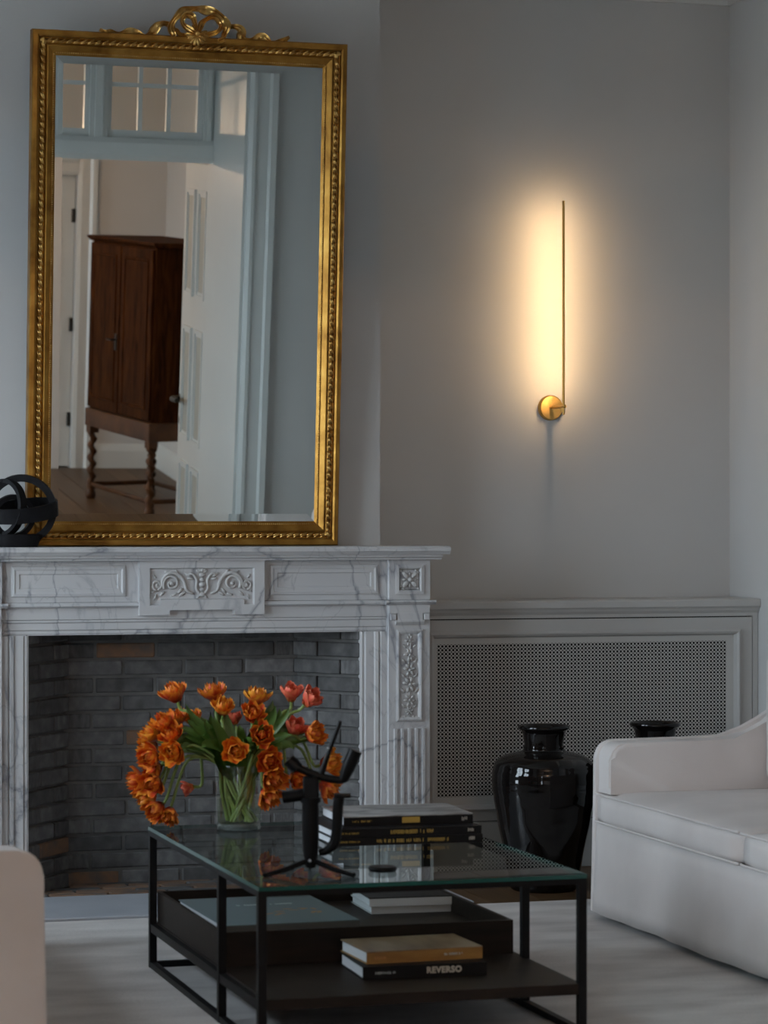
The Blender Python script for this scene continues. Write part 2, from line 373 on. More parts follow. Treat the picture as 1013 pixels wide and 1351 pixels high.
struct(from_bm('trim_1', bm, 'white_paint'), 'white moulded casing around the wide opening', 'trim')
bm = bmesh.new()
for xs, sg in ((PX1, -1), (PX0, 1)): abox(bm, min(xs, xs+sg*.015), max(xs, xs+sg*.015), PY0, PY1, 0, PZ)
abox(bm, PX0+.015, PX1-.015, PY0, PY1, PZ-.015, PZ)
struct(from_bm('trim_2', bm, 'white_paint'), 'white panelled reveal of the wide opening', 'trim')
# transom light over the opening
t = empty('window_1', ((PX0+PX1)/2, PY0+.06, 2.36), 'white transom light of small panes above the opening', 'window', kind='structure')
hw = (PX1-PX0)/2-.015
bm = bmesh.new(); aprism(bm, [(-.05, 0), (-.05, .03), (-.075, .045), (-.075, .075), (-.05, .09), (-.04, .115), (.05, .115), (.065, .09), (.065, .03), (.05, 0)], 'x', -hw, hw); from_bm('transom_bar', bm, 'white_paint', t)
box('head_rail', -hw, hw, -.04, .04, .64, .685, 'white_paint', t)
posts = [PX1-.015-.03, 2.53, 1.90, 1.27, .64, PX0+.045]; cx0 = (PX0+PX1)/2
for k, px_ in enumerate(posts):
    wd = .045 if 0 < k < 5 else .03
    bm = bmesh.new(); abox(bm, px_-cx0-wd, px_-cx0+wd, -.05, .05, .115, .64); abox(bm, px_-cx0-wd*.45, px_-cx0+wd*.45, -.065, .065, .115, .64)
    from_bm('mullion', bm, 'white_paint', t)
for a, b in zip(posts[1:], posts):
    x0 = a-cx0+.045; x1 = b-cx0-(.045 if b < 3 else .03)
    box('sash_rail', x0, x1, -.025, .025, .115, .155, 'white_paint', t); box('sash_rail', x0, x1, -.025, .025, .60, .64, 'white_paint', t)
    for xx in (x0, x1-.025): box('sash_stile', xx, xx+.025, -.025, .025, .155, .60, 'white_paint', t)
    xi0, xi1 = x0+.025, x1-.025; zs = [.155, .385, .60]
    for k in (1, 2):
        xx = xi0+(xi1-xi0)*k/3; box('glazing_bar', xx-.011, xx+.011, -.018, .018, .155, .60, 'white_paint', t)
    for k in range(3):
        xa = xi0+(xi1-xi0)*k/3+(.011 if k else 0); xb = xi0+(xi1-xi0)*(k+1)/3-(.011 if k < 2 else 0)
        box('glazing_bar', xa, xb, -.018, .018, .374, .396, 'white_paint', t)
        for z0, z1 in ((.155, .374), (.396, .60)): box('pane', xa, xb, -.002, .002, z0, z1, 'pane', t)
# open panelled door leaf in the far side of the opening
t = empty('door_1', (PX1+.02, PY0-.03, .008), 'open white panelled door with a dark lever handle, seen in the mirror', 'door', kind='structure', rz=math.radians(2.5))
DW, DH = .85, 2.34      # local -y runs along the leaf, -x is the face seen
bm = bmesh.new(); abox(bm, 0, .04, -DW, 0, 0, DH); from_bm('door_leaf', bm, 'white_paint', t)
for (ya, yb), zz in (((-.73, -.48), ((.14, .70), (.83, 1.45), (1.62, 2.2))), ((-.36, -.11), ((.14, .70), (.83, 1.45), (1.62, 2.2)))):
    for z0, z1 in zz:
        bm = bmesh.new()
        for o0, o1, h in ((0, .02, .014), (.02, .035, .007)):
            abox(bm, -h, 0, ya+o0, yb-o0, z0+o0, z0+o1); abox(bm, -h, 0, ya+o0, yb-o0, z1-o1, z1-o0)
            abox(bm, -h, 0, ya+o0, ya+o1, z0+o1, z1-o1); abox(bm, -h, 0, yb-o1, yb-o0, z0+o1, z1-o1)
        from_bm('panel_moulding', bm, 'white_paint', t); box('door_panel', -.003, 0, ya+.035, yb-.035, z0+.035, z1-.035, 'panel_beige', t)
h = tube('door_handle', [(0, -.785, 1.03), (-.05, -.785, 1.03), (-.052, -.76, 1.03), (-.05, -.62, 1.035)], [.016, .016, .018, .014], 'iron', t)
box('handle_rose', -.008, 0, -.81, -.76, 1.005, 1.055, 'iron', h); lathe('escutcheon', [(0, 0), (.022, 0), (.022, .006), (0, .008)], 'iron', t, 16, (0, -.785, .91)).rotation_euler = (0, -PI/2, 0)
# rear wall of the second room with its cased door
RX0, RX1, RZ = 2.60, 3.46, 2.15
bm = bmesh.new(); abox(bm, XL, RX0, YR-.2, YR, -.014, ZC); abox(bm, RX1, XR, YR-.2, YR, -.014, ZC); abox(bm, RX0, RX1, YR-.2, YR, RZ, ZC)
abox(bm, RX0-.05, RX1+.05, YR-.26, YR-.2, -.014, RZ+.05)  # unseen backing added behind the door to stop sky light leaking in
struct(from_bm('wall_rear', bm, 'paint'), 'pale rear wall of the second room', 'wall')
bm = bmesh.new(); C2 = [(0, 0), (0, .02), (.03, .03), (.09, .022), (.11, .04), (.14, .04), (.14, 0)]
aprism(bm, [(RX1+o, YR+h) for o, h in C2], 'z', 0, RZ+.14); aprism(bm, [(RX0-o, YR+h) for o, h in C2], 'z', 0, RZ+.14); aprism(bm, [(YR+h, RZ+o) for o, h in C2], 'x', RX0, RX1)
struct(from_bm('trim_3', bm, 'white_paint'), 'white casing of the rear door', 'trim')
t = empty('door_2', (RX0, YR-.06, .006), 'closed pale door with dark hinges in the rear wall', 'door', kind='structure')
box('door_leaf', .005, RX1-RX0-.005, -.045, 0, 0, RZ-.01, 'white_paint', t)
for z in (.35, 1.05, 1.85): tube('hinge', [(RX1-RX0-.016, .010, z-.05), (RX1-RX0-.016, .010, z+.05)], .014, 'iron', t)
for z0, z1 in ((.2, .95), (1.1, 1.95)): rect_mould('panel_moulding', .13, RX1-RX0-.13, z0, z1, [(0, 0), (0, .012), (.02, .012), (.035, 0)], 'white_paint', t, 0).rotation_euler = (0, 0, 0)
for o in t.children:
    if o.name.startswith('panel_moulding'): o.scale.y = -1
# baseboards and cornice
BB = [(0, 0), (.02, 0), (.02, .13), (.012, .16), (.006, .175), (0, .18)]
struct(prism('baseboard_right', [(XR-a, b) for a, b in BB], 'y', YR, PY0, 'white_paint'), 'white baseboard in the second room', 'baseboard')
struct(prism('baseboard_rear', [(YR+a, b) for a, b in BB], 'x', RX1+.14, XR-.02, 'white_paint'), 'white baseboard beside the rear door', 'baseboard')
struct(prism('baseboard_side', [(XR-a, b) for a, b in BB], 'y', PY1, 9.14, 'white_paint'), 'white baseboard behind the sofa', 'baseboard')
CO = [(0, 0), (.012, 0), (.016, .02), (.03, .03), (.035, .06), (.07, .10), (.11, .13), (.115, .15), (.13, .155), (.13, .18), (0, .18)]
Z0 = ZC-.18
bm = bmesh.new(); aprism(bm, [(YB-a, Z0+b) for a, b in CO], 'x', BX1, XR); aprism(bm, [(XR-a, Z0+b) for a, b in CO], 'y', PY1, YB); aprism(bm, [(BY-a, Z0+b) for a, b in CO], 'x', BX0-.13, BX1+.13)
aprism(bm, [(BX1+a, Z0+b) for a, b in CO], 'y', BY, YB); aprism(bm, [(BX0-a, Z0+b) for a, b in CO], 'y', BY, YB)
aprism(bm, [(YB-a, Z0+b) for a, b in CO], 'x', XL, BX0); aprism(bm, [(XL+a, Z0+b) for a, b in CO], 'y', PY1, YB)
struct(from_bm('trim_4', bm, 'ceiling'), 'white plaster cornice at the ceiling', 'trim')

# ================================================================ FIREPLACE  (local: x from its centre, y from its front plane, z up)
FX, FY = 1.965, 8.85
fp = empty('fireplace', (FX, FY, 0), 'white veined marble fireplace with carved mantel under the gilded mirror', 'fireplace')
def fbox(name, *a, mat='marble', bev=.002): return box(name, *a, mat, fp, bev)
# shelf
prism('mantel_shelf', [(-.05, 1.134), (-.056, 1.140), (-.056, 1.149), (-.05, 1.156), (.17, 1.156), (.17, 1.128), (-.045, 1.128)], 'x', -.86, .86, 'marble', fp)
bm = bmesh.new(); aprism(bm, [(-.036, 1.128), (-.036, 1.120), (-.024, 1.116), (-.022, 1.110), (.17, 1.110), (.17, 1.128)], 'x', -.838, .838); from_bm('bed_moulding', bm, 'marble', fp)
# pilasters
for sg in (-1, 1):
    a, b = (.656, .805) if sg > 0 else (-.805, -.656); mid = (a+b)/2
    blk = fbox('corner_block', a, b, .0, .28, .972, 1.110)
    rect_mould('block_moulding', mid-.050, mid+.050, .992, 1.092, [(0, 0), (.0, .006), (.010, .008), (.016, .0), (.018, -.0)], 'marble', blk, 0)
    bm = bmesh.new()     # carved rosette
    for k in range(4):
        q = k*PI/2+PI/4; aball(bm, (mid+.022*math.cos(q), -.003, 1.042+.022*math.sin(q)), .014, 2, Euler((0, -q, 0)).to_matrix(), (1.0, .5, .55))
        q = k*PI/2; aball(bm, (mid+.019*math.cos(q), -.002, 1.042+.019*math.sin(q)), .010, 1, Euler((0, -q, 0)).to_matrix(), (1.0, .5, .4))
        for s in (-1, 1):
            aball(bm, (mid+.027*(1 if k in (0, 3) else -1)+.004*s, -.002, 1.042+.027*(1 if k < 2 else -1)-.004*s), .005, 1, None, (1, .6, 1))
    aball(bm, (mid, -.005, 1.042), .008, 2); from_bm('rosette', bm, 'marble_carved', blk, smooth=True)
    prism('astragal', [(-.014, .962), (-.018, .966), (-.014, .972), (.28, .972), (.28, .956), (-.004, .956)], 'x', a-.012, b+.016, 'marble', fp)
    fbox('pilaster', a, b, .004, .28, .09, .956)
    bm = bmesh.new(); abox(bm, a+.004, b-.004, -.002, .004, .928, .956); abox(bm, a+.030, b-.030, -.006, .004, .905, .928)
    aprism(bm, [(-.010, .905), (-.010, .898), (-.002, .888), (.004, .888), (.004, .905)], 'x', a+.024, b-.024); from_bm('capital', bm, 'marble', fp)
    for xx in (a+.015, b-.015): fbox('mutule', xx-.010, xx+.010, -.008, .004, .904, .926, bev=.002)
    pn = rect_mould('pilaster_panel', a+.028, b-.028, .560, .872, [(0, 0), (0, .006), (.006, .009), (.012, .006), (.018, -.0005)], 'marble', fp, .004)
    bm = bmesh.new(); r2 = random.Random(3)
    tz = .85
    atube(bm, [(mid+.004*math.sin(q*1.3), .002, .86-.285*q/10) for q in range(11)], .003, 6)
    for z_, sc_ in ((.835, .8), (.785, .95), (.735, 1.0), (.685, 1.15), (.632, .95), (.595, .7)):
        for k in range(6):
            q = k*PI/3+r2.uniform(-.3, .3); rr = .014*sc_
            aball(bm, (mid+rr*math.cos(q), -.001, z_+rr*math.sin(q)*1.1), .0095*sc_, 1, Euler((0, -q, 0)).to_matrix(), (1.1, .55, .6))
        aball(bm, (mid, -.005, z_), .006*sc_, 1)
        for s in (-1, 1): aball(bm, (mid+s*.022*sc_, .001, z_-.020), .009*sc_, 1, Euler((0, s*.8, 0)).to_matrix(), (.6, .4, 1.3))
    from_bm('flower_garland', bm, 'marble_carved', pn, smooth=True)
    n = 4; w_ = (b-a-.05)/n
    for k in range(n+1):
        xx = a+.025+k*w_
        bm = bmesh.new(); aprism(bm, [(xx-.007, .004), (xx-.004, -.004), (xx+.004, -.004), (xx+.007, .004)], 'z', .12, .535); from_bm('flute_fillet', bm, 'marble', fp)
    fbox('pilaster_base', a-.008, b+.008, -.012, .28, .0, .12)
    # inner architrave leg
    s1 = [(.565, .05), (.565, .036), (.572, .032), (.580, .034), (.584, .028), (.612, .028), (.616, .022), (.626, .020), (.632, .026), (.636, .018), (.656, .018), (.656, .05)]
    prism('architrave_leg', [(sg*q, r) for q, r in s1], 'z', 0, .865, 'marble', fp)
    fbox('jamb_backing', min(sg*.566, sg*.656), max(sg*.566, sg*.656), .05, .17, 0, .956, bev=0)
# lintel
prism('lintel', [(.05, .865), (.036, .865), (.032, .872), (.034, .880), (.028, .884), (.028, .905), (.022, .909), (.024, .915), (.018, .918), (.018, .956), (.17, .956), (.17, .865)], 'x', -.656, .656, 'marble', fp)
fbox('frieze', -.656, .656, .020, .17, .972, 1.110)
prism('frieze_moulding', [(.002, .958), (-.002, .962), (.004, .972), (.17, .972), (.17, .956), (.012, .956)], 'x', -.656, .656, 'marble', fp)
for x0, x1 in ((-.645, -.225), (.225, .645)):
    rect_mould('frieze_panel', x0+.02, x1-.02, .992, 1.094, [(0, 0), (.002, .005), (.010, .007), (.016, .004), (.026, .004), (.030, -.001)], 'marble', fp, .020)
# carved centre tablet with stepped lower edge
tab = empty('carved_tablet', (.008, 0, 0)); tab.parent = fp
outl = [(-.212, 1.110), (.212, 1.110), (.212, .930), (.110, .930), (.110, .946), (-.110, .946), (-.110, .930), (-.212, .930)]
prism('tablet_slab', [(a, b) for a, b in outl], 'y', .0, .05, 'marble', tab)
inn = [(-.178, 1.086), (.178, 1.086), (.178, .962), (.142, .962), (.142, .980), (-.142, .980), (-.142, .962), (-.178, .962)]
bm = bmesh.new(); A = [[bm.verts.new((x_, y_, z_)) for x_, z_ in L_] for L_, y_ in ((outl, .0), (outl, -.010), (inn, -.010), ([(a*.975, 1.03+(b-1.03)*.93) for a, b in inn], -.001))]
for p_, q_ in zip(A, A[1:]):
    for k in range(8): bm.faces.new((p_[k], p_[(k+1) % 8], q_[(k+1) % 8], q_[k]))
from_bm('tablet_border', bm, 'marble', tab)
bm = bmesh.new()
def spiral(cx_, cz_, r0, turns, a0, sg, n=26):
    return [(cx_+sg*r0*(1-.82*k/n)*math.cos(a0+turns*2*PI*k/n), -.003, cz_+r0*(1-.82*k/n)*math.sin(a0+turns*2*PI*k/n)) for k in range(n+1)]
for s in (-1, 1):
    atube(bm, spiral(s*.103, 1.034, .030, 1.4, -.6, s), [.0060-.0030*k/26 for k in range(27)], 7)
    aball(bm, (s*.103, -.005, 1.034), .007, 2)
    atube(bm, smooth_pts([(s*.030, -.003, 1.0), (s*.052, -.003, 1.012), (s*.062, -.003, 1.044), (s*.085, -.003, 1.066), (s*.112, -.003, 1.068), (s*.132, -.003, 1.050), (s*.138, -.003, 1.025), (s*.150, -.003, 1.012)], 4), [.004+.0025*math.sin(PI*k/28) for k in range(29)], 7)
    atube(bm, spiral(s*.152, 1.030, .018, 1.2, -1.6, s, 18), .0042, 7)
    aball(bm, (s*.152, -.004, 1.030), .006, 1)
    atube(bm, smooth_pts([(s*.008, -.004, 1.0), (s*.020, -.004, 1.018), (s*.018, -.004, 1.046), (s*.034, -.004, 1.066), (s*.046, -.004, 1.062)], 4), .0048, 7)
    for q, (x_, z_, an, ln) in enumerate(((.045, 1.062, .5, .016), (.040, 1.050, .1, .014), (.066, 1.0, -.5, .016), (.074, 1.010, -.9, .014), (.094, .998, -.4, .013), (.118, 1.072, .3, .012), (.085, 1.073, .8, .013), (.135, 1.000, -.7, .014), (.158, .990, -1.1, .013), (.165, 1.008, -.4, .010), (.160, 1.058, .9, .010), (.058, 1.028, 1.2, .013))):
        aball(bm, (s*x_, -.002, z_), ln, 1, Euler((0, -s*an if s > 0 else s*-an, 0)).to_matrix(), (1.0, .35, .36))
for z_, r_ in ((.998, .012), (1.014, .008), (1.030, .012), (1.046, .009), (1.062, .011), (1.076, .006)): aball(bm, (0, -.004, z_), r_, 2, None, (1, .6, .8))
for s in (-1, 1):
    for an in (.5, 1.0, 1.4): aball(bm, (s*.014*math.cos(an), -.003, 1.068+.012*math.sin(an)), .010, 1, Euler((0, -s*an, 0)).to_matrix(), (1, .4, .4))
    aball(bm, (s*.012, -.003, .990), .010, 1, Euler((0, s*.6, 0)).to_matrix(), (1, .4, .5))
from_bm('scroll_relief', bm, 'marble_carved', tab, smooth=True)
# firebox of sooty bricks
fb = box('firebox', -.60, .60, .415, .419, 0, .89, 'mortar', fp)
def slab_mesh(name, w_, d_, h_, mat):
    b_ = bmesh.new(); abox(b_, -w_/2, w_/2, -d_/2, d_/2, -h_/2, h_/2, .004); me = bpy.data.meshes.new(name); b_.to_mesh(me); b_.free(); me.materials.append(M[mat]); return me
def put_brick(me, loc, rz, sx):
    o = bpy.data.objects.new('brick', me); COL.objects.link(o); o.parent = fb; o.location = loc; o.rotation_euler = (rnd.uniform(-.012, .012), rnd.uniform(-.006, .006), rz+rnd.uniform(-.012, .012)); o.scale = (sx, 1, 1)
BM_, BW_ = slab_mesh('brick', .2, .05, .050, 'brick'), slab_mesh('brick_warm', .2, .05, .050, 'brick_warm')
DEP, HB = .27, .395       # firebox depth behind the front plane, half width of its back
warm = {(13, 1), (8, 1), (2, -1), (0, 0), (6, 4)}
for c_ in range(15):
    z = .028 + c_*.0595
    x = -HB - (.105 if c_ % 2 else 0) - rnd.uniform(0, .03); k = 0
    while x < HB-.02:
        x0, x1 = max(x, -HB), min(x+.2, HB)
        if x1-x0 > .03:
            put_brick(BW_ if (c_, k) in warm else BM_, ((x0+x1)/2, DEP+.025+rnd.uniform(-.003, .003), z), 0, (x1-x0)/.2)
        x += .21; k += 1
    for sg in (-1, 1):
        p0 = Vector((sg*.575, .03)); p1 = Vector((sg*(HB-.004), DEP-.001)); d = p1-p0; ln = d.length; u_ = d/ln; nrm = Vector((sg*abs(u_.y), abs(u_.x)))
        cuts = [0, .2, ln] if c_ % 2 else [0, .1, ln]
        for q, (a, b) in enumerate(zip(cuts, cuts[1:])):
            m_ = p0+u_*((a+b)/2)+nrm*.024
            put_brick(BW_ if (c_, -1) in warm and sg < 0 and q else BM_, (m_.x, m_.y, z), math.atan2(u_.y, u_.x), (b-a-(.009 if q == 0 else .002))/.2)
prism('mortar_bed', [(-.582, .036), (-.582, .41), (.582, .41), (.582, .036), (HB+.012, DEP+.006), (-HB-.012, DEP+.006)][::1], 'z', 0, .88, 'mortar', fb)
tl = slab_mesh('hearth_brick', .19, .055, .012, 'brick_warm'); tl2 = slab_mesh('hearth_brick_grey', .19, .055, .012, 'brick')
for r_ in range(5):
    for k in range(7):
        xx = -.60+k*.2+(.1 if r_ % 2 else 0); yy = .035+r_*.058
        lim = .56-(yy-.03)*.75
        x0, x1 = max(xx-.095, -lim), min(xx+.095, lim)
        if x1-x0 > .03:
            o = bpy.data.objects.new('brick', tl if (k+r_) % 3 else tl2); COL.objects.link(o); o.parent = fb; o.location = ((x0+x1)/2, yy, .007); o.scale = ((x1-x0)/.19, 1, 1)
box('soot_ceiling', -.60, .60, .05, .41, .90, .905, 'mortar', fb)
he = box('hearth_slab', -.805, .805, -.475, .005, -.004, .010, 'hearth', fp, .003)

# ================================================================ GILDED MIRROR
MW, MH = 1.066, 1.693
TILT = math.radians(4.2)
mir = empty('gilded_mirror', (1.936, 8.992, 1.1615), 'tall gilded mirror with ribbon crest leaning forward on the mantel', 'mirror'); mir.rotation_euler = (TILT, 0, 0)
hw = MW/2
PF = [(0, .0), (0, .046), (.004, .052), (.016, .053), (.022, .049), (.024, .040), (.028, .039), (.034, .045), (.042, .045), (.047, .041), (.049, .046), (.053, .047), (.060, .042), (.068, .036), (.071, .036), (.074, .033), (.078, .030), (.082, .026), (.082, .0)]
rect_mould('frame', -hw, hw, 0, MH, PF, 'gold', mir)
rails = {'bottom': ((-hw, 0), (1, 0), MW), 'top': ((hw, MH), (-1, 0), MW), 'left': ((-hw, MH), (0, -1), MH), 'right': ((hw, 0), (0, 1), MH)}
for (p0, d, ln) in rails.values():
    bm = bmesh.new(); nx, nz = -d[1], d[0]; q = .05; ang = math.atan2(d[1], d[0]); k = 0
    while q < ln-.045:
        for off, tw in ((.0335, .50), (.0385, .30)):
            aball(bm, (p0[0]+d[0]*q+nx*off, -.0455, p0[1]+d[1]*q+nz*off), .0125, 1, Euler((0, -(ang+tw), 0)).to_matrix(), (1.25, .50, .30))
        q += .0235; k += 1
    o = from_bm('leaf_moulding', bm, 'gold_bright', mir, smooth=True); o['kind'] = 'stuff'
    bm = bmesh.new(); q = .078
    while q < ln-.076:
        aball(bm, (p0[0]+d[0]*q+nx*.0725, -.0365, p0[1]+d[1]*q+nz*.0725), .0030, 1); q += .0072
    o = from_bm('bead_moulding', bm, 'gold_bright', mir, smooth=True); o['kind'] = 'stuff'
for sx in (-1, 1):
    for zz, sz in ((0, 1), (MH, -1)):
        bm = bmesh.new()
        for k in range(4):
            an = PI/4+(k-1.5)*.5; aball(bm, (sx*(hw-.036)+sx*-.006*math.cos(an)*0, -.048, zz+sz*.036), .016, 1, Euler((0, -(an if sx*sz < 0 else -an)+PI/2*0, 0)).to_matrix(), (1.1, .5, .3))
        from_bm('corner_leaf', bm, 'gold_bright', mir, smooth=True)
# bevelled glass
gi = .080; bv = .026
bm = bmesh.new()
o_ = [(-hw+gi, gi), (hw-gi, gi), (hw-gi, MH-gi), (-hw+gi, MH-gi)]; i_ = [(-hw+gi+bv, gi+bv), (hw-gi-bv, gi+bv), (hw-gi-bv, MH-gi-bv), (-hw+gi+bv, MH-gi-bv)]
O_ = [bm.verts.new((a, -.0268, b)) for a, b in o_]; I_ = [bm.verts.new((a, -.0280, b)) for a, b in i_]; J_ = [bm.verts.new((a, -.0280, b)) for a, b in i_]
bm.faces.new(J_)
for k in range(4): bm.faces.new((O_[k], O_[(k+1) % 4], I_[(k+1) % 4], I_[k]))
from_bm('mirror_glass', bm, 'mirror', mir)
box('backing_board', -hw+.02, hw-.02, -.012, 0.0, .02, MH-.02, 'shelf_wood', mir)
# ribbon crest
cr = empty('ribbon_crest', (0, -.035, MH)); cr.parent = mir
def crest_xy(px_, py_):
    du = (px_-515)/3.75; u = 257.3+du
    return ((u-251.5)*.00259, ((47.5+.052*(u-257.3))-py_/3.75)*.00252)
def ribbon(name, pts, w0, pleat=14, y0=0.0, k=7, amp=.007):
    P = smooth_pts([(*crest_xy(a, b), 0) for a, b in pts], k); n = len(P); bm = bmesh.new(); rows = []
    s = 0
    for i, p in enumerate(P):
        t = (P[min(i+1, n-1)]-P[max(i-1, 0)]).normalized(); nr = Vector((-t.y, t.x, 0)); s += (p-P[max(i-1, 0)]).length
        wv = w0*(.78+.22*math.sin(s*75)); yy = y0 - amp*math.sin(s*95) - .002
        e = min(1, 3*min(i, n-1-i)/n+.5)
        rows.append([bm.verts.new((p.x+nr.x*q*wv*e, yy-h, p.y+nr.y*q*wv*e)) for q, h in ((-.5, -.004), (-.46, .006), (-.2, .002), (0, .006), (.2, .002), (.46, .006), (.5, -.004))])
    for a, b in zip(rows, rows[1:]):
        for j in range(6): bm.faces.new((a[j], a[j+1], b[j+1], b[j]))
    ob = from_bm(name, bm, 'gold_bright', cr, angle=60); md = ob.modifiers.new('thick', 'SOLIDIFY'); md.thickness = .004; return ob
ribbon('ribbon', [(405, 185), (388, 140), (405, 92), (450, 52), (510, 42), (570, 50), (620, 68), (652, 105), (655, 150), (635, 200)], .033, y0=-.006)
ribbon('ribbon', [(512, 168), (470, 140), (440, 105), (455, 72), (490, 78), (500, 115), (512, 160)], .026, y0=-.012)
ribbon('ribbon', [(515, 165), (535, 115), (575, 85), (615, 90), (632, 125), (600, 160), (520, 172)], .026, y0=-.012)
ribbon('ribbon', [(400, 180), (392, 128), (362, 112), (325, 122), (298, 158), (262, 178), (222, 160), (180, 152), (140, 165), (100, 162), (70, 158), (45, 140)], .032)
ribbon('ribbon', [(640, 190), (665, 135), (705, 128), (735, 150), (738, 188), (775, 198), (812, 190), (835, 178), (858, 190), (882, 212), (925, 206), (975, 178)], .032)
ribbon('ribbon', [(512, 165), (470, 175), (430, 165), (405, 140)], .028, y0=-.008)
ribbon('ribbon', [(520, 168), (560, 190), (610, 200), (650, 190)], .028, y0=-.008)
bm = bmesh.new()
for an in (-2.7, -2.2, -1.8, -1.4, -1.0, -.5, .4, 1.2, 2.0, 2.8):
    cx_, cz_ = crest_xy(513, 170); aball(bm, (cx_+.020*math.cos(an), -.014, cz_+.018*math.sin(an)), .017, 2, Euler((0, -an, 0)).to_matrix(), (1.1, .4, .42))
cx_, cz_ = crest_xy(513, 162); aball(bm, (cx_, -.022, cz_), .011, 2); from_bm('bow_knot', bm, 'gold_bright', cr, smooth=True)

# ================================================================ BLACK KNOT SCULPTURE ON THE MANTEL
P = at_y(26, 680, 8.858); kn = empty('knot_sculpture', (P.x, 8.858, 1.157), 'black looped band sculpture on the mantel beside the mirror', 'sculpture')
def band(name, cen, R, wd, th, rot, squash=1.0, n=48):
    bm = bmesh.new(); rings = []
    for k in range(n):
        a = 2*PI*k/n
        rings.append([bm.verts.new((math.cos(a)*rr, yy, math.sin(a)*rr*squash)) for rr, yy in ((R+th/2, -wd/2), (R+th/2, wd/2), (R-th/2, wd/2), (R-th/2, -wd/2))])
    for k in range(n):
        A_, B_ = rings[k], rings[(k+1) % n]
        for j in range(4): bm.faces.new((A_[j], A_[(j+1) % 4], B_[(j+1) % 4], B_[j]))
    bmesh.ops.transform(bm, matrix=Matrix.Translation(cen) @ Euler(rot).to_matrix().to_4x4(), verts=bm.verts)
    return from_bm(name, bm, 'black_matte', kn, angle=40)
band('loop_band', (.006, 0, .122), .104, .026, .022, (.12, 0, -.22), 1.0)
band('loop_band', (-.052, .0, .128), .080, .030, .012, (-.05, .25, -.9), 1.1)
band('loop_band', (.014, -.01, .118), .106, .050, .010, (PI/2+.26, -.12, 0), .58)
band('loop_band', (-.022, -.01, .100), .064, .020, .016, (.1, 0, .12), 1.0)
lathe('foot_band', [(.064, .0), (.070, .0), (.086, .040), (.080, .042), (.062, .004)], 'black_matte', kn, 40, (-.012, 0, 0))
for o in kn.children:
    if o.name.startswith('foot'): o.scale = (1, .72, 1)

# ================================================================ RADIATOR COVER
rc = empty('radiator_cover', (2.772, 9.16, 0), 'grey painted radiator cover with perforated grille behind the black jars', 'radiator cover')
RX = XR-2.772-.002
prism('cap', [(-.020, .925), (-.024, .930), (-.024, .950), (-.018, .956), (.257, .956), (.257, .925)], 'x', 0, RX, 'cover_paint', rc)
prism('cap_moulding', [(.0, .925), (-.012, .925), (-.010, .915), (-.002, .905), (.0, .905)], 'x', 0, RX, 'cover_paint', rc)
box('top_rail', 0, RX, .0, .02, .893, .925, 'cover_paint', rc)
box('side_stile', 4.101-2.772, RX, .0, .02, 0, .893, 'cover_paint', rc)
box('plinth', 0, 4.098-2.772, .0, .02, 0, .172, 'cover_paint', rc, .002)
box('cavity_shade_sheet', 0, RX, .10, .11, 0, .925, 'gap_shade', rc)  # dark sheet, the shade behind the grille put into its colour
pa = empty('front_panel', (0, 0, 0)); pa.parent = rc
L0, L1, B0, B1 = .004, 4.098-2.772, .176, .889
G0, G1, H0, H1 = .094, 4.048-2.772, .215, .842
bm = bmesh.new(); abox(bm, L0, L1, 0, .02, G1*0+H1, B1); abox(bm, L0, L1, 0, .02, B0, H0); abox(bm, L0, G0, 0, .02, H0, H1); abox(bm, G1, L1, 0, .02, H0, H1); from_bm('panel_frame', bm, 'cover_paint', pa)
rect_mould('panel_moulding', G0-.004, G1+.004, H0-.004, H1+.004, [(0, 0), (0, .008), (.008, .012), (.016, .006), (.022, -.012)], 'cover_paint', pa)
bm = bmesh.new(); gx0, gx1, gz0, gz1 = 2.895-2.772, 4.003-2.772, .262, .803; pitch = .01347
nx = round((gx1-gx0)/pitch); nz = round((gz1-gz0)/pitch); px_ = (gx1-gx0)/nx; pz_ = (gz1-gz0)/nz
cut = .26; hr = .335
vc = {}
def gv(x_, z_):
    k = (round(x_*1e6), round(z_*1e6))
    if k not in vc: vc[k] = bm.verts.new((x_, .014, z_))
    return vc[k]
for i in range(nx):
    for j in range(nz):
        x0, z0 = gx0+i*px_, gz0+j*pz_; cx_, cz_ = x0+px_/2, z0+pz_/2
        c0 = cut
        oc = [(c0, 0), (1-c0, 0), (1, c0), (1, 1-c0), (1-c0, 1), (c0, 1), (0, 1-c0), (0, c0)]
        O_ = [gv(x0+a*px_, z0+b*pz_) for a, b in oc]
        I_ = [bm.verts.new((cx_+hr*px_*math.cos(-PI*5/8+k*PI/4), .014, cz_+hr*pz_*math.sin(-PI*5/8+k*PI/4))) for k in range(8)]
        for k in range(8): bm.faces.new((O_[k], O_[(k+1) % 8], I_[(k+1) % 8], I_[k]))
from_bm('perforated_grille', bm, 'grille_paint', pa)
bm = bmesh.new(); abox(bm, G0, gx0, .012, .016, H0, H1); abox(bm, gx1, G1, .012, .016, H0, H1); abox(bm, gx0, gx1, .012, .016, H0, gz0); abox(bm, gx0, gx1, .012, .016, gz1, H1); from_bm('grille_margin', bm, 'grille_paint', pa)

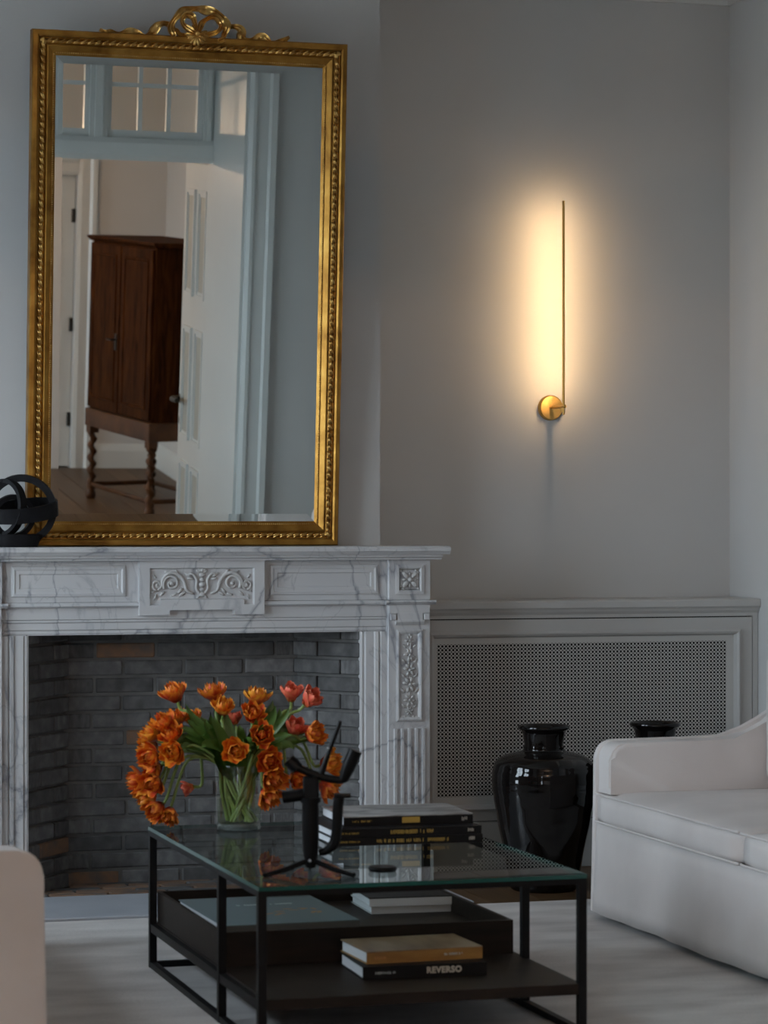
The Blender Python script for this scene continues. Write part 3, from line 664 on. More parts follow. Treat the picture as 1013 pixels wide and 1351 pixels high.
# ================================================================ WALL LAMP
lp = empty('wall_lamp', (3.407, YB, 1.655), 'slim brass rod wall lamp glowing onto the grey wall', 'lamp')
pl = lathe('wall_plate', [(0, 0), (.046, 0), (.0465, .003), (.045, .020), (.042, .024), (0, .025)], 'brass', lp, 48); pl.rotation_euler = (PI/2, 0, 0)
ar = tube('arm', [(0, -.02, 0), (0, -.158, 0)], .0055, 'brass', lp, 12); aball_ = bmesh.new(); aball(aball_, (0, -.158, 0), .0075, 2); from_bm('arm_knob', aball_, 'brass', ar, smooth=True)
tube('set_screw', [(0, -.128, -.003), (0, -.128, -.020)], .004, 'brass', lp, 8)
tube('rod', [(0, -.148, -.030), (0, -.148, .745)], .0046, 'brass', lp, 12)
box('led_strip', -.0028, .0028, -.1432, -.1424, .025, .738, 'led', lp)

# ================================================================ BLACK JARS
def jar(loc, label):
    t = empty('glazed_jar', loc, label, 'jar', 'black glazed jars')
    body = [(0, .0), (.105, .0), (.112, .006), (.120, .05), (.138, .14), (.158, .24), (.171, .32), (.175, .365), (.173, .40), (.164, .428), (.143, .447), (.108, .459), (.080, .465), (.071, .470), (.069, .480)]
    P_ = [Vector((a, b, 0)) for a, b in body[2:]]; prof = body[:2]+[(p.x+.0009*math.sin(p.y*210), p.y) for p in smooth_pts(P_, 4)]
    lathe('body', prof, 'jar', t, 56, angle=60)
    lathe('neck', [(.067, .478), (.066, .492), (.071, .525), (.076, .536), (.086, .541), (.088, .547), (.084, .553), (.074, .550), (.068, .53), (.062, .49), (.04, .47)], 'jar', t, 56, angle=60)
    return t
jar((3.104, 8.64, 0), 'black glazed pottery jar standing beside the sofa arm, fully in view')
jar((3.515, 8.66, 0), 'black glazed pottery jar mostly hidden behind the white sofa')

# ================================================================ RUG
bm = bmesh.new(); abox(bm, .25, 3.9, 4.95, 8.30, 0, .012, .004); rg = from_bm('area_rug', bm, 'rug'); tag(rg, 'large silvery grey rug under the sofas and coffee table', 'rug')

# ================================================================ SOFAS  (local: x depth from the front, -y along the length)
def cushion(name, x0, x1, y0, y1, z0, z1, parent, puff=.018, notch=None, r=.03):
    """soft box: rounded, crowned top"""
    bm = bmesh.new(); n = 14; mx_ = 12; mz = 5
    def sup(v, c, h, e): return v
    bmesh.ops.create_cube(bm, size=2)
    bmesh.ops.subdivide_edges(bm, edges=bm.edges, cuts=11, use_grid_fill=True)
    hx, hy, hz = (x1-x0)/2, (y1-y0)/2, (z1-z0)/2; cx_, cy_, cz_ = (x0+x1)/2, (y0+y1)/2, (z0+z1)/2
    for v in bm.verts:
        p = Vector((v.co.x*hx, v.co.y*hy, v.co.z*hz)); q = Vector((max(-hx+r, min(hx-r, p.x)), max(-hy+r, min(hy-r, p.y)), max(-hz+r, min(hz-r, p.z))))
        d = p-q
        if d.length > 1e-9: p = q+d.normalized()*r
        fx, fy, fz = v.co.x, v.co.y, v.co.z
        p.z += puff*(1-fx*fx)*(1-fy*fy)*(1 if fz > 0 else -.2)*abs(fz)
        p.x += (.5*puff*(1-fy**4)*(1-fz*fz))*(fx)
        p += Vector((.0016*math.sin(p.y*23+p.z*31), 0, .0018*math.sin(p.x*17+p.y*11)))
        p += Vector((cx_, cy_, cz_))
        if notch and p.x > notch[0]: p.y = min(p.y, notch[1]) if notch[2] > 0 else max(p.y, notch[1])
        v.co = p
    return from_bm(name, bm, 'linen', parent, smooth=True)
def arc(cx_, cz_, r, a0, a1, n=6): return [(cx_+r*math.cos(a0+(a1-a0)*k/n), cz_+r*math.sin(a0+(a1-a0)*k/n)) for k in range(n+1)]
def sofa(loc, rz, label):
    t = empty('sofa', loc, label, 'sofa', 'white linen sofas', rz)
    LEN, AT, D = 2.22, .115, .92
    arm = [(.012, .390), (.012, .497)] + arc(.062, .497, .05, PI, PI/2)[1:] + [(.30, .549), (.42, .553), (.50, .568), (.56, .598), (.61, .640), (.66, .695), (.72, .75), (.79, .785), (D, .785), (D, .02), (.12, .02), (.12, .390)]
    for ya in (0, -LEN+AT):
        bm = bmesh.new(); aprism(bm, arm, 'y', ya-AT+.0, ya)
        es = [e for e in bm.edges if abs(e.verts[0].co.y-e.verts[1].co.y) < 1e-6 and min(e.verts[0].co.z, e.verts[1].co.z) > .40]
        bmesh.ops.bevel(bm, geom=es, offset=.018, segments=3, affect='EDGES', profile=.5)
        a_ = from_bm('arm', bm, 'linen', t, angle=50)
        for yy in (ya-AT+.016, ya-.016):
            pts = [(px_, yy, pz2) for px_, pz2 in [(.016, .41), (.016, .497)] + arc(.064, .497, .047, PI, PI/2)[1:] + [(.30, .546), (.42, .550), (.50, .565), (.56, .595), (.61, .637), (.66, .692)]]
            sgn = -1 if yy < ya-AT/2 else 1
            tube('piping', [(q[0]-.004*(q[2] < .5), q[1]+sgn*.006, q[2]+.0) for q in pts], .0045, 'linen', a_, 6)
    for yy in (.002, -LEN-.002):      # outer slipcover panel of each arm, falling to the floor
        out = [(-.008, .02), (.004, .497)] + arc(.058, .497, .054, PI, PI/2)[1:] + [(.30, .553), (.42, .557), (.50, .572), (.56, .602), (.61, .644), (.66, .699), (.72, .754), (.79, .789), (D+.004, .789), (D+.004, .02)]
        bm = bmesh.new(); aprism(bm, out, 'y', yy-.014, yy+.014)
        bmesh.ops.bevel(bm, geom=[e for e in bm.edges if abs(e.verts[0].co.y-e.verts[1].co.y) < 1e-6 and max(e.verts[0].co.z, e.verts[1].co.z) > .1], offset=.010, segments=3, affect='EDGES', profile=.5)
        from_bm('side_panel', bm, 'linen', t, angle=50)
    # skirted base: front cloth falls straight with soft folds
    bm = bmesh.new(); ny = 90; rows = []
    path = [(D-.02, 0.0), (.02, 0.0), (.004, -.016)] + [(.004, -LEN*k/ny) for k in range(2, ny-1)] + [(.004, -LEN+.016), (.02, -LEN), (D-.02, -LEN), (D, -LEN+.02), (D, -.02)]
    for (px_, py_) in path:
        row = []
        for k in range(7):
            f = k/6; z = .295-.275*f
            dx = -.014*f+(.004*f*math.sin(py_*9.0)+.003*f*math.sin(py_*23+1)) if px_ < .01 else -.010*f if px_ < .05 else 0
            dy = (.012*f if py_ > -.02 else -.012*f if py_ < -LEN+.02 else 0) * (1 if px_ > .01 else .6)
            row.append(bm.verts.new((px_+dx, py_+dy, z)))
        rows.append(row)
    for a, b in zip(rows, rows[1:]+rows[:1]):
        for k in range(6): bm.faces.new((a[k], a[k+1], b[k+1], b[k]))
    o = from_bm('skirt', bm, 'linen', t, angle=50); md = o.modifiers.new('thick', 'SOLIDIFY'); md.thickness = .006; md.offset = -1
    box('seat_base', .03, D-.02, -LEN+.03, -.03, .10, .290, 'linen', t)
    for fx in (.09, D-.09):
        for fy in (-.09, -LEN+.09): lathe('foot', [(0, 0), (.02, 0), (.028, .10), (0, .10)], 'shelf_wood', t, 12, (fx, fy, 0))
    # T-shaped seat cushions: wide nose in front of the arm
    half = (LEN)/2
    for k, (ya, yb) in enumerate(((0, -half-.0), (-half, -LEN))):
        c_ = cushion('seat_cushion', .0, .66, yb+(.001 if k else .002), ya-(.002 if k else .001), .288, .390, t, .022, notch=(.118, -AT-.004, 1) if k == 0 else (.118, -LEN+AT+.004, -1))
        for z_ in (.300, .386):
            e0, e1 = (-.015, -half+.006) if k == 0 else (-half-.006, -LEN+.015)
            tube('piping', [(.002, e0, z_), (-.0035, e0-.03, z_), (-.004, (e0+e1)/2, z_), (-.0035, e1+.03, z_), (.002, e1, z_)], .004, 'linen', c_, 6)
    box('back', .70, D-.004, -LEN+AT, -AT, .28, .80, 'linen', t, .05, 4)
    for ya, yb in ((-AT-.004, -half-.002), (-half+.002-.004, -LEN+AT+.004)):
        cushion('back_cushion', .50, .72, yb+.01, ya-.01, .40, .84, t, .0, r=.06)
    return t
sofa((3.012, 7.925, .012), 0, 'white linen sofa with sloping arm in front of the black jars')
sofa((.925, 5.655, .012), PI, 'white linen sofa opposite, only its rounded arm end in view')

# ================================================================ COFFEE TABLE
TX0, TX1, TY0, TY1, TT = 1.498, 2.308, 6.115, 7.40, .40
ct = empty('coffee_table', (TX0, TY0, .012), 'black steel coffee table with glass top and dark wood shelf', 'table')
W_, L_, Ht = TX1-TX0, TY1-TY0, TT-.012; lt = .020
bm = bmesh.new(); abox(bm, 0, W_, 0, L_, Ht-.010, Ht)
g = from_bm('glass_top', bm, ['top_glass', 'glass_edge'], ct)
for p in g.data.polygons: p.material_index = 0 if abs(p.normal.z) > .5 else 1
fr = Ht-.010
for yy in (.004, L_-.022): box('top_rail', lt, W_-lt, yy, yy+lt, fr-.014, fr, 'black_steel', ct)
for xx in (.0, W_-lt): box('top_rail', xx, xx+lt, .004, L_-.004, fr-.014, fr, 'black_steel', ct)
MIDY = 6.54-TY0
for xx in (0, W_-lt):
    for yy, ww in ((.004, lt), (MIDY-lt/2, lt), (L_-.004-lt, lt)): box('leg', xx, xx+lt, yy, yy+ww, 0, fr-.014, 'black_steel', ct)
    box('floor_rail', xx+.001, xx+lt-.001, .004+lt, L_-.004-lt, 0, .016, 'black_steel', ct)
for yy in (.004, L_-.022): box('floor_rail', lt, W_-lt, yy, yy+lt, 0, .016, 'black_steel', ct)
SZ = .125
box('shelf', .019, W_-.019, .006, L_-.006, SZ-.026, SZ, 'shelf_wood', ct, .001)
for xx in (.0, W_-lt): box('shelf_rail', xx+.002, xx+lt+.002 if xx == 0 else xx+lt-.002, .004+lt, L_-.004-lt, SZ-.026, SZ-.004, 'black_steel', ct)
# serving tray standing on the shelf
TRZ = SZ+.012
ty0 = MIDY+.056; tray = empty('serving_tray', (TX0+W_/2, TY0+(ty0+L_-.024)/2, TRZ), 'dark wood tray on the lower shelf holding books', 'tray')
tw, tl_ = W_/2-.021, (L_-.024-ty0)/2
box('tray_floor', -tw+.012, tw-.012, -tl_+.012, tl_-.012, .028, .040, 'shelf_wood', tray)
for a in ((-tw, tw, -tl_, -tl_+.012), (-tw, tw, tl_-.012, tl_), (-tw, -tw+.012, -tl_+.012, tl_-.012), (tw-.012, tw, -tl_+.012, tl_-.012)): box('tray_side', *a, 0.0, .086, 'shelf_wood', tray, .001)

# ================================================================ BOOKS
def book(name, loc, w_, d_, t_, rz, mats, label, group, board=.0025):
    """spine faces local -y; w along x; mats = cover material, top face material"""
    t = empty(name, loc, label, 'book', group, rz)
    bm = bmesh.new(); abox(bm, -w_/2, w_/2, 0, d_, 0, board); abox(bm, -w_/2, w_/2, 0, d_, t_-board, t_, mi=1); abox(bm, -w_/2, w_/2, 0, board, board, t_-board)
    from_bm('cover', bm, list(mats), t); box('pages', -w_/2+.004, w_/2-.004, board, d_-.004, board, t_-board, 'pages', t)
    return t
G1_ = 'black spined books stacked on the glass top'
zb = TT+.0005; rzb = math.radians(-1.5)
b3 = book('coffee_table_book', (2.068, 6.80, zb), .405, .31, .0215, rzb, ('book_black', 'book_black'), 'black coffee table book with gold lettering, bottom of the stack on the glass', G1_)
strokes('spine_lettering', -.085, .115, .006, .0095, 0, 'gold_ink', b3, 11); strokes('spine_lettering', -.185, -.13, .008, .005, 0, 'gold_ink', b3, 12); strokes('publisher_mark', .165, .18, .007, .009, 0, 'cream_ink', b3, 13)
b2 = book('coffee_table_book', (2.066, 6.803, zb+.0217), .405, .31, .0215, rzb, ('book_black', 'book_black'), 'black coffee table book with gold lettering, middle of the stack on the glass', G1_)
strokes('spine_lettering', -.045, .075, .006, .0105, 0, 'gold_ink', b2, 21); strokes('spine_lettering', -.185, -.13, .008, .005, 0, 'gold_ink', b2, 22); strokes('publisher_mark', .165, .18, .007, .009, 0, 'cream_ink', b2, 23)
b1 = book('coffee_table_book', (2.087, 6.86, zb+.0434), .352, .27, .026, math.radians(-2.5), ('book_black', 'book_photo'), 'black spined book with monochrome photo cover, top of the stack on the glass', G1_)
strokes('spine_lettering', -.155, -.10, .010, .005, 0, 'gold_ink', b1, 32)
box('gold_spine_title', -.018, .030, -.0008, 0, .006, .021, 'gold_ink', b1); strokes('publisher_mark', .145, .16, .008, .010, 0, 'cream_ink', b1, 33)
G2_ = 'books in the wooden tray'
tz = TRZ+.0405
bb = book('large_book', (1.752, 6.795, tz), .365, .50, .032, math.radians(1.0), ('book_taupe', 'book_blue'), 'large grey blue book lying in the tray', G2_)
bm = bmesh.new(); r2 = random.Random(5)
for k in range(12):
    a0 = r2.uniform(0, 2*PI); x_, y_ = .055+r2.uniform(-.07, .08), .20+r2.uniform(-.05, .05); aball(bm, (x_, y_, .0321), .012, 1, Euler((0, 0, a0)).to_matrix(), (1.5, .5, .03))
from_bm('cover_print', bm, 'orange_ink', bb)
o = strokes('cover_lettering', -.06, .09, 0, .018, 0, 'pale_ink', bb, 41); o.location = (0, .33, .0321); o.rotation_euler = (-PI/2, 0, 0)
book('hardback_book', (2.167, 7.085, tz), .232, .235, .020, math.radians(-2), ('book_grey', 'book_grey'), 'pale grey hardback in the tray, under the white one', G2_)
book('hardback_book', (2.163, 7.08, tz+.0203), .238, .23, .024, math.radians(-3), ('book_white', 'book_black'), 'white spined hardback in the tray, lying on the grey one', G2_)
G3_ = 'books on the front of the lower shelf'
sz_ = TRZ+.0005
rv = book('reverso_book', (1.962, 6.312, sz_), .312, .235, .031, math.radians(-2), ('book_black', 'book_black'), 'black book with REVERSO on the spine, on the lower shelf', G3_)
rv.name = 'black_book'
text_mesh('spine_lettering', 'REVERSO', .0205, 'cream_ink', rv, (.048, -.0004, .0165), (PI/2, 0, 0), spacing=1.08, bold=.0009)
strokes('publisher_mark', -.125, -.075, .012, .006, 0, 'pale_ink', rv, 51)
gb = book('ochre_book', (1.975, 6.355, sz_+.0315), .300, .212, .030, math.radians(2), ('book_gold', 'book_brownphoto'), 'ochre book with sepia cover lying on the black book', G3_)
strokes('spine_lettering', -.13, -.10, .010, .008, 0, 'orange_ink', gb, 61); strokes('spine_lettering', .05, .10, .012, .006, 0, 'pale_ink', gb, 62)
# little black disc on the glass
t = empty('lens_cap', (1.852, 6.305, TT+.0005), 'small flat black disc lying on the glass top', 'lens cap')
lathe('disc', [(0, 0), (.032, 0), (.033, .003), (.033, .010), (.031, .012), (0, .012)], 'black_plastic', t, 32); lathe('rim', [(.0335, .002), (.0345, .004), (.0345, .008), (.0335, .010)], 'black_plastic', t, 32)

# ================================================================ PHONE STABILISER ON MINI TRIPOD
gm = empty('phone_gimbal', (1.668, 6.29, TT), 'black phone stabiliser standing on a mini tripod on the glass', 'gimbal', rz=-TH)
K = 6.52/F
def g(u, v, dy=0.0): return Vector(((u-409)*K, dy, (1146-v)*K+.018))
bm = bmesh.new(); alathe(bm, [(0, .018), (.012, .018), (.015, .026), (.015, .045), (0, .046)], 20); from_bm('tripod_hub', bm, 'black_plastic', gm, angle=40)
for e in (Vector((-.108, -.045, .004)), Vector((.104, -.04, .004)), Vector((-.004, .10, .004))):
    lg = tube('tripod_leg', [(e.x*.08, e.y*.08, .034), e*.5+Vector((0, 0, .015)), e], [.0065, .006, .0048], 'black_plastic', gm, 8); bm = bmesh.new(); aball(bm, e+Vector((0, 0, .002)), .006, 1); from_bm('rubber_foot', bm, 'black_plastic', lg)
bm = bmesh.new(); aball(bm, g(408, 1136, -.018), .0045, 1); from_bm('screw', bm, 'silver', gm)
P_ = [g(409, v) for v in (1132, 1120, 1095, 1070, 1058)]; tube('handle', P_, [.016, .019, .0205, .0205, .020], 'black_plastic', gm, 20)
hd = tube('collar', [g(409, 1060), g(409, 1054)], .025, 'black_plastic', gm, 20)
tube('motor', [g(372, 1054), g(400, 1050)], [.014, .015], 'black_plastic', gm, 16)
bm = bmesh.new(); abox(bm, -.018, .020, -.014, .014, g(0, 1056).z, g(0, 1026).z, .004); from_bm('head_block', bm, 'black_plastic', gm)
tube('clamp_arm', smooth_pts([g(383, 1010), g(400, 1018), g(425, 1027), g(450, 1031), g(459, 1022)], 4), .0095, 'black_plastic', gm, 12)
tube('arm_motor', [g(380, 1004), g(392, 1016)], .016, 'black_plastic', gm, 16)
tube('phone_clamp', [g(452, 1031), g(458, 1016), g(468, 992)], [.012, .0165, .0175], 'black_plastic', gm, 12)
sk = tube('clamp_stick', [g(422, 1026), g(434, 992), g(447, 957), g(448, 953)], [.008, .0055, .0055, .004], 'black_plastic', gm, 10); bm = bmesh.new(); aball(bm, g(432, 989, -.006), .0045, 1); from_bm('stick_rivet', bm, 'silver', sk)
bm = bmesh.new()
for q in ([g(420, 1127), g(430, 1124), g(441, 1112), g(444, 1090), g(445, 1068), g(447, 1054)],): atube(bm, smooth_pts(q, 4), [.007+.006*min(1, k/8) for k in range(21)], 10)
abox(bm, g(440, 0).x, g(462, 0).x, -.012, .012, g(0, 1054).z, g(0, 1049).z, .001)
from_bm('side_bracket', bm, 'black_plastic', gm, angle=50)

# ================================================================ GLASS VASE OF TULIPS
VX, VY, VZ = 1.722, 7.262, TT
va = empty('glass_vase', (VX, VY, VZ+.0004), 'clear cylindrical glass vase full of tulip stems on the table', 'vase')
lathe('glass_wall', [(0, .0), (.058, .0), (.061, .003), (.0625, .02), (.066, .175), (.0655, .177), (.0635, .176), (.0595, .022), (.056, .019), (0, .019)], 'glass', va, 48)
lathe('base_rim', [(.0, .001), (.050, .001), (.0595, .004), (.0605, .012), (.056, .018), (.05, .012), (0, .010)], 'glass_base', va, 48)
lathe('water', [(0, .0205), (.0555, .0205), (.0590, .030), (.0606, .085), (0, .085)], 'water', va, 40)
def petal_mesh(name, L__, W__, curl, mat, jag):
    bm = bmesh.new(); nu, nv = 5, 6; rows = []
    for j in range(nv+1):
        f = j/nv; wd = W__*math.sin(PI*(.10+f*.76))**.75
        row = []
        for i in range(nu+1):
            q = i/nu*2-1; z = L__*f - (.10*L__*abs(q)**2*f) + (jag*L__*(1 if i % 2 else -1)*.7 if j == nv else 0)
            out = L__*(.46*math.sin(f*PI*.62)+curl*f*f) - .40*W__*q*q*math.sin(PI*min(f*.85+.1, .9)) + .05*L__*f*math.sin(q*5+f*3)
            row.append(bm.verts.new((q*wd/2, out, z)))
        rows.append(row)
    for a, b in zip(rows, rows[1:]):
        for i in range(nu): bm.faces.new((a[i], a[i+1], b[i+1], b[i]))
    me = bpy.data.meshes.new(name); bm.to_mesh(me); bm.free(); me.materials.append(M[mat])
    for p in me.polygons: p.use_smooth = True
    return me
PET = {m_: (petal_mesh('outer_petal', .058, .050, .12, m_, .12), petal_mesh('inner_petal', .056, .042, -.08, m_, .16), petal_mesh('heart_petal', .050, .032, -.30, m_, .18)) for m_ in ('petal', 'petal_b')}
PET['petal_pink'] = (petal_mesh('outer_petal', .060, .046, .10, 'petal_pink', .04), petal_mesh('inner_petal', .056, .038, -.10, 'petal_pink', .04), None)
# picture position of each bloom, depth offset from the vase (m, + away), kind, facing (right, towards viewer, up)
B = [(229, 913, .00, 'petal', -.35, .25, .9), (281, 912, .05, 'petal', -.2, .2, 1), (295, 931, -.02, 'petal_b', .1, .5, .8), (340, 917, .05, 'petal_b', .15, .2, 1), (385, 912, .02, 'petal_pink', .1, .3, 1), (411, 921, -.02, 'petal_pink', .55, .35, .55),
     (254, 943, .06, 'petal_b', -.3, .3, .8), (232, 946, .03, 'petal', -.2, .4, .9), (216, 952, -.03, 'petal', -.6, .5, .6), (200, 966, .0, 'petal_b', -.7, .3, .5), (225, 968, -.06, 'petal', -.2, .6, .5), (194, 984, .03, 'petal_b', -.8, .5, .2), (228, 993, -.09, 'petal_b', -.3, .8, .1),
     (198, 1000, -.05, 'petal', -.6, .7, -.1), (201, 1016, -.02, 'petal', -.6, .6, -.3), (179, 1031, .02, 'petal', -.9, .3, -.1), (201, 1034, -.07, 'petal', -.4, .8, -.3), (193, 1055, -.01, 'petal_b', -.7, .5, -.5), (205, 1069, -.05, 'petal', -.5, .7, -.5), (222, 1078, -.04, 'petal', -.2, .6, -.8), (242, 1042, .09, 'petal_pink', -.6, .1, -.2),
     (334, 939, -.03, 'petal', .1, .7, .6), (346, 969, -.10, 'petal', .1, .9, .3), (311, 991, -.13, 'petal_b', .0, 1, .1), (310, 942, .07, 'petal_pink', .0, .2, 1), (356, 1004, -.10, 'petal', .3, .9, .0), (361, 1029, -.09, 'petal', .4, .8, -.4), (355, 1051, -.07, 'petal', .4, .6, -.7),
     (390, 959, .0, 'petal_pink', .4, .4, .7), (416, 968, -.03, 'petal', .7, .5, .3), (436, 1007, .03, 'petal_b', .8, .4, .1), (434, 1040, .02, 'petal', .7, .3, -.5), (394, 1029, -.04, 'petal', .6, .7, -.2)]
right = Vector((_c, -_s, 0)); back = Vector((_s, _c, 0)); UP = Vector((0, 0, 1))
def leaf_mesh(pts, wd):
    bm = bmesh.new(); P_ = smooth_pts(pts, 5); n = len(P_); rows = []
    for i, p in enumerate(P_):
        t = (P_[min(i+1, n-1)]-P_[max(i-1, 0)]).normalized(); sd = t.cross(Vector((.2, -.8, .5))).normalized(); nr = sd.cross(t)
        f = i/(n-1); w_ = wd*max(.04, math.sin(PI*(f**.75)*.97+.08))
        rows.append([bm.verts.new(p+sd*q*w_/2+nr*(q*q)*w_*.22) for q in (-1, -.45, 0, .45, 1)])
    for a, b in zip(rows, rows[1:]):
        for j in range(4): bm.faces.new((a[j], a[j+1], b[j+1], b[j]))
    return bm
for k, (u, v, dd, kind, fr_, fv, fu) in enumerate(B):
    # depth: the bloom stands round the vase, whose place on the table is known
    zc = VX*_s+VY*_c+dd; a = (u-CX)/F; pos = right*(a*zc)+back*zc; pos.z = CH-(v-HY)/F*zc
    face = (right*fr_-back*fv+UP*fu).normalized()
    rel = pos-Vector((VX, VY, 0)); az = math.atan2(rel.y, rel.x)
    side = 'hanging over the left of the vase' if u < 262 and v > 948 else 'low on the right of the vase' if u > 345 and v > 990 else 'crowning the bouquet' if v < 960 else 'at the heart of the bouquet'
    colr = {'petal': 'red orange', 'petal_b': 'amber orange', 'petal_pink': 'coral'}[kind]
    own = {19: 'red orange tulip hanging lowest over the table edge, head down', 23: 'amber orange tulip facing out just above the vase rim', 20: 'small coral tulip on a thin stem behind the hanging blooms', 24: 'small coral tulip bud among the crowning blooms',
           5: 'coral tulip turned sideways on a pale bent stem', 0: 'red orange tulip standing tallest above the hanging blooms', 15: 'red orange tulip reaching farthest out from the vase', 30: 'amber orange tulip behind the phone stabiliser', 31: 'red orange tulip hanging behind the phone stabiliser arm',
           27: 'red orange tulip hanging lowest beside the vase glass', 22: 'dark red orange tulip leaning out above the vase rim', 3: 'amber orange tulip standing upright at the top of the bouquet', 6: 'small amber orange tulip half hidden among leaves'}
    t = empty('tulip', (VX, VY, VZ), own.get(k, '%s double tulip %s' % (colr, side)), 'tulip', 'tulips in the glass vase')
    o0 = Vector((VX, VY, VZ)); bp = pos-o0
    base = bp-face*.030
    if side.startswith('crowning'): rr = .050*min(1, rel.xy.length/.10)
    else: rr = .056
    dir_ = Vector((math.cos(az), math.sin(az), 0))
    fa, fq = rnd.uniform(0, 2*PI), .05*math.sqrt(rnd.random()); foot = Vector((fq*math.cos(fa), fq*math.sin(fa), .024))-dir_*.012; 
    if foot.xy.length > .05: foot.x *= .05/foot.xy.length; foot.y *= .05/foot.xy.length
    rim = dir_*rr+Vector((rnd.uniform(-.006, .006), rnd.uniform(-.006, .006), .182))
    mid = rim.lerp(base, .55)+UP*(.035 if base.z > rim.z else .075)+dir_*.01
    pre = base-face*.035
    st = tube('stem', smooth_pts([foot, foot.lerp(rim, .5)+dir_*.004, rim, mid, pre.lerp(base, .3), base+face*.004], 5), .0044, 'stem', t, 7)
    q = face.to_track_quat('Z', 'Y'); s_ = rnd.uniform(.86, 1.04)*(.88 if kind == 'petal_pink' else .95)
    if k in (6, 24, 20): s_ *= .72
    for li, (n_, tilt, off) in enumerate(((6, .22, 0), (6, .02, .5), (5, -.08, .25))):
        me = PET[kind][li]
        if me is None: continue
        for j in range(n_):
            o = bpy.data.objects.new('petal', me); COL.objects.link(o); o.parent = t
            rz = 2*PI*(j+off)/n_+rnd.uniform(-.2, .2)
            mt = Matrix.Translation(base) @ q.to_matrix().to_4x4() @ Matrix.Rotation(rz, 4, 'Z') @ Matrix.Rotation(-tilt*(.35 if kind == 'petal_pink' else 1)+rnd.uniform(-.15, .15), 4, 'X') @ Matrix.Diagonal((s_, s_, s_*rnd.uniform(.9, 1.05), 1))
            o.matrix_local = mt
    for q_ in range(0 if k in (11, 15, 17, 19, 20, 31) else 3 if k % 2 else 2):
        a2 = az+rnd.uniform(-.9, .9); d2 = Vector((math.cos(a2), math.sin(a2), 0)); ln = rnd.uniform(.15, .25); up = rnd.uniform(.35, 1.0)
        tip = Vector((d2.x*ln*(1.15-up*.6), d2.y*ln*.7*(1.15-up*.6), .170+ln*up*.80))
        from_bm('leaf', leaf_mesh([Vector((d2.x*.030, d2.y*.030, .135)), Vector((d2.x*.048, d2.y*.048, .178)), Vector((d2.x*.072, d2.y*.06, .205+.04*up)), tip.lerp(Vector((d2.x*.1, d2.y*.08, .25)), .35), tip], rnd.uniform(.032, .050)), 'leaf', t, smooth=True)

# ================================================================ CABINET ON TWISTED LEGS (second room, seen in the mirror)
a0, a1 = Vector((3.306, -.37)), Vector((3.534, .51)); dv = (a1-a0); CL = dv.length; ang = math.atan2(dv.y, dv.x)
# local x along the front from the far to the near end, +y to the front
cb = empty('cabinet', (a0.x, a0.y, 0), 'dark walnut two door cabinet on barley twist legs, reflected in the mirror', 'cabinet', rz=ang)
CD = .50
box('body', -.03, CL+.03, -CD, .0, .62, 1.755, 'cab_wood', cb, .004)
prism('cornice_top', [(.035, 1.79), (.035, 1.775), (.02, 1.765), (.01, 1.755), (-CD-.02, 1.755), (-CD-.02, 1.79)], 'x', -.06, CL+.06, 'cab_wood', cb)
for s, (x0, x1) in enumerate(((-.018, CL/2-.008), (CL/2+.008, CL+.018))):
    d_ = box('door', x0, x1, 0, .022, .635, 1.742, 'cab_wood', cb, .003)
    rect_mould('door_moulding', x0+.05, x1-.05, .70, 1.68, [(0, 0), (.004, .008), (.014, .006), (.02, 0)], 'cab_wood', d_, 0).location.y = .022
    for o in d_.children: o.scale.y = -1
    if s == 0: box('key_plate', x1-.05, x1-.02, .022, .028, 1.05, 1.16, 'iron', d_); tube('key', [(x1-.035, .028, 1.12), (x1-.035, .06, 1.12), (x1-.10, .062, 1.12)], .006, 'iron', d_)
box('gap_shade_strip', CL/2-.006, CL/2+.006, 0, .012, .63, 1.75, 'gap_shade', cb)  # black strip painted as the shade in the gap between the doors
bm = bmesh.new(); abox(bm, -.045, CL+.045, -CD-.01, .025, .50, .62, .004); from_bm('apron', bm, 'stand_wood', cb)
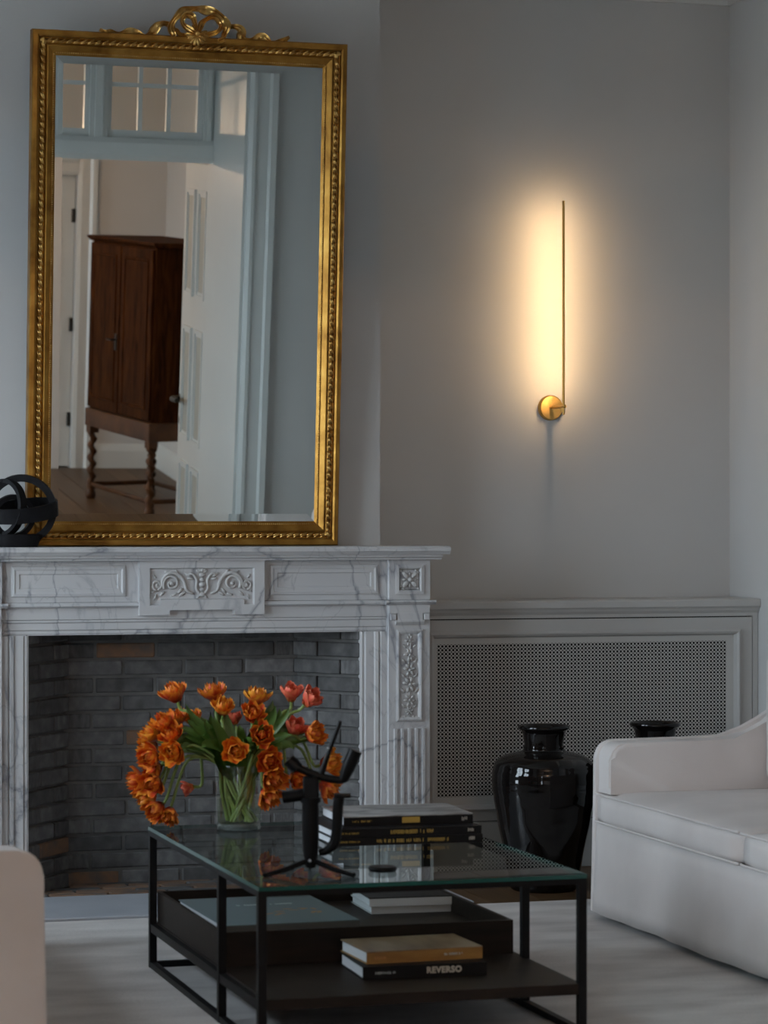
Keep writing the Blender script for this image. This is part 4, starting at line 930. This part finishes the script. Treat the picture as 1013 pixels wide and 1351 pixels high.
for lx in (0.0, CL):
    for ly in (-.015, -CD+.03):
        bm = bmesh.new(); n, m_ = 12, 60; rings = []
        for k in range(m_+1):
            z = .09+.38*k/m_; tw = z*2*PI/.085
            rings.append([bm.verts.new((lx+.010*math.cos(tw)+(.024)*math.cos(2*PI*j/n), ly+.010*math.sin(tw)+.024*math.sin(2*PI*j/n), z)) for j in range(n)])
        for p_, q_ in zip(rings, rings[1:]):
            for j in range(n): bm.faces.new((p_[j], p_[(j+1) % n], q_[(j+1) % n], q_[j]))
        alathe(bm, [(0, 0), (.026, 0), (.034, .02), (.034, .045), (.026, .06), (.03, .075), (.03, .1), (0, .1)], 16, lx, ly)
        abox(bm, lx-.032, lx+.032, ly-.032, ly+.032, .455, .50)
        from_bm('leg', bm, 'stand_wood', cb, angle=45)
tube('stretcher', [(0, -.015, .10), (CL, -.015, .10)], .016, 'stand_wood', cb); tube('stretcher', [(0, -CD+.03, .10), (CL, -CD+.03, .10)], .016, 'stand_wood', cb)
for lx in (0, CL): tube('stretcher', [(lx, -.015, .10), (lx, -CD+.03, .10)], .016, 'stand_wood', cb)

# ================================================================ CHANDELIER ADDED OUT OF VIEW IN THE SECOND ROOM (warm fill for both rooms)
ch = empty('chandelier', (1.35, .95, 2.42), 'brass chandelier with globe bulbs added unseen in the second room for warm fill', 'chandelier')
tube('suspension_rod', [(0, 0, 0), (0, 0, ZC-2.42)], .008, 'brass', ch); lathe('ceiling_rose', [(0, ZC-2.42), (.06, ZC-2.42), (.05, ZC-2.45), (0, ZC-2.46)], 'brass', ch, 24)
lathe('hub', [(0, -.06), (.03, -.05), (.045, 0), (.03, .05), (0, .06)], 'brass', ch, 24)
M['bulb'] = emit('warm_fill_bulb', (1.0, .66, .44), 320)
for k in range(6):
    a = k*PI/3; d = Vector((math.cos(a), math.sin(a), 0))
    am = tube('arm', smooth_pts([d*.03, d*.16+Vector((0, 0, -.05)), d*.30+Vector((0, 0, -.01)), d*.32+Vector((0, 0, .04))], 4), .007, 'brass', ch)
    lathe('cup', [(0, 0), (.022, .0), (.028, .02), (0, .02)], 'brass', am, 16, d*.32+Vector((0, 0, .035)))
    bm = bmesh.new(); aball(bm, d*.32+Vector((0, 0, .09)), .036, 2); from_bm('bulb', bm, 'bulb', am, smooth=True)
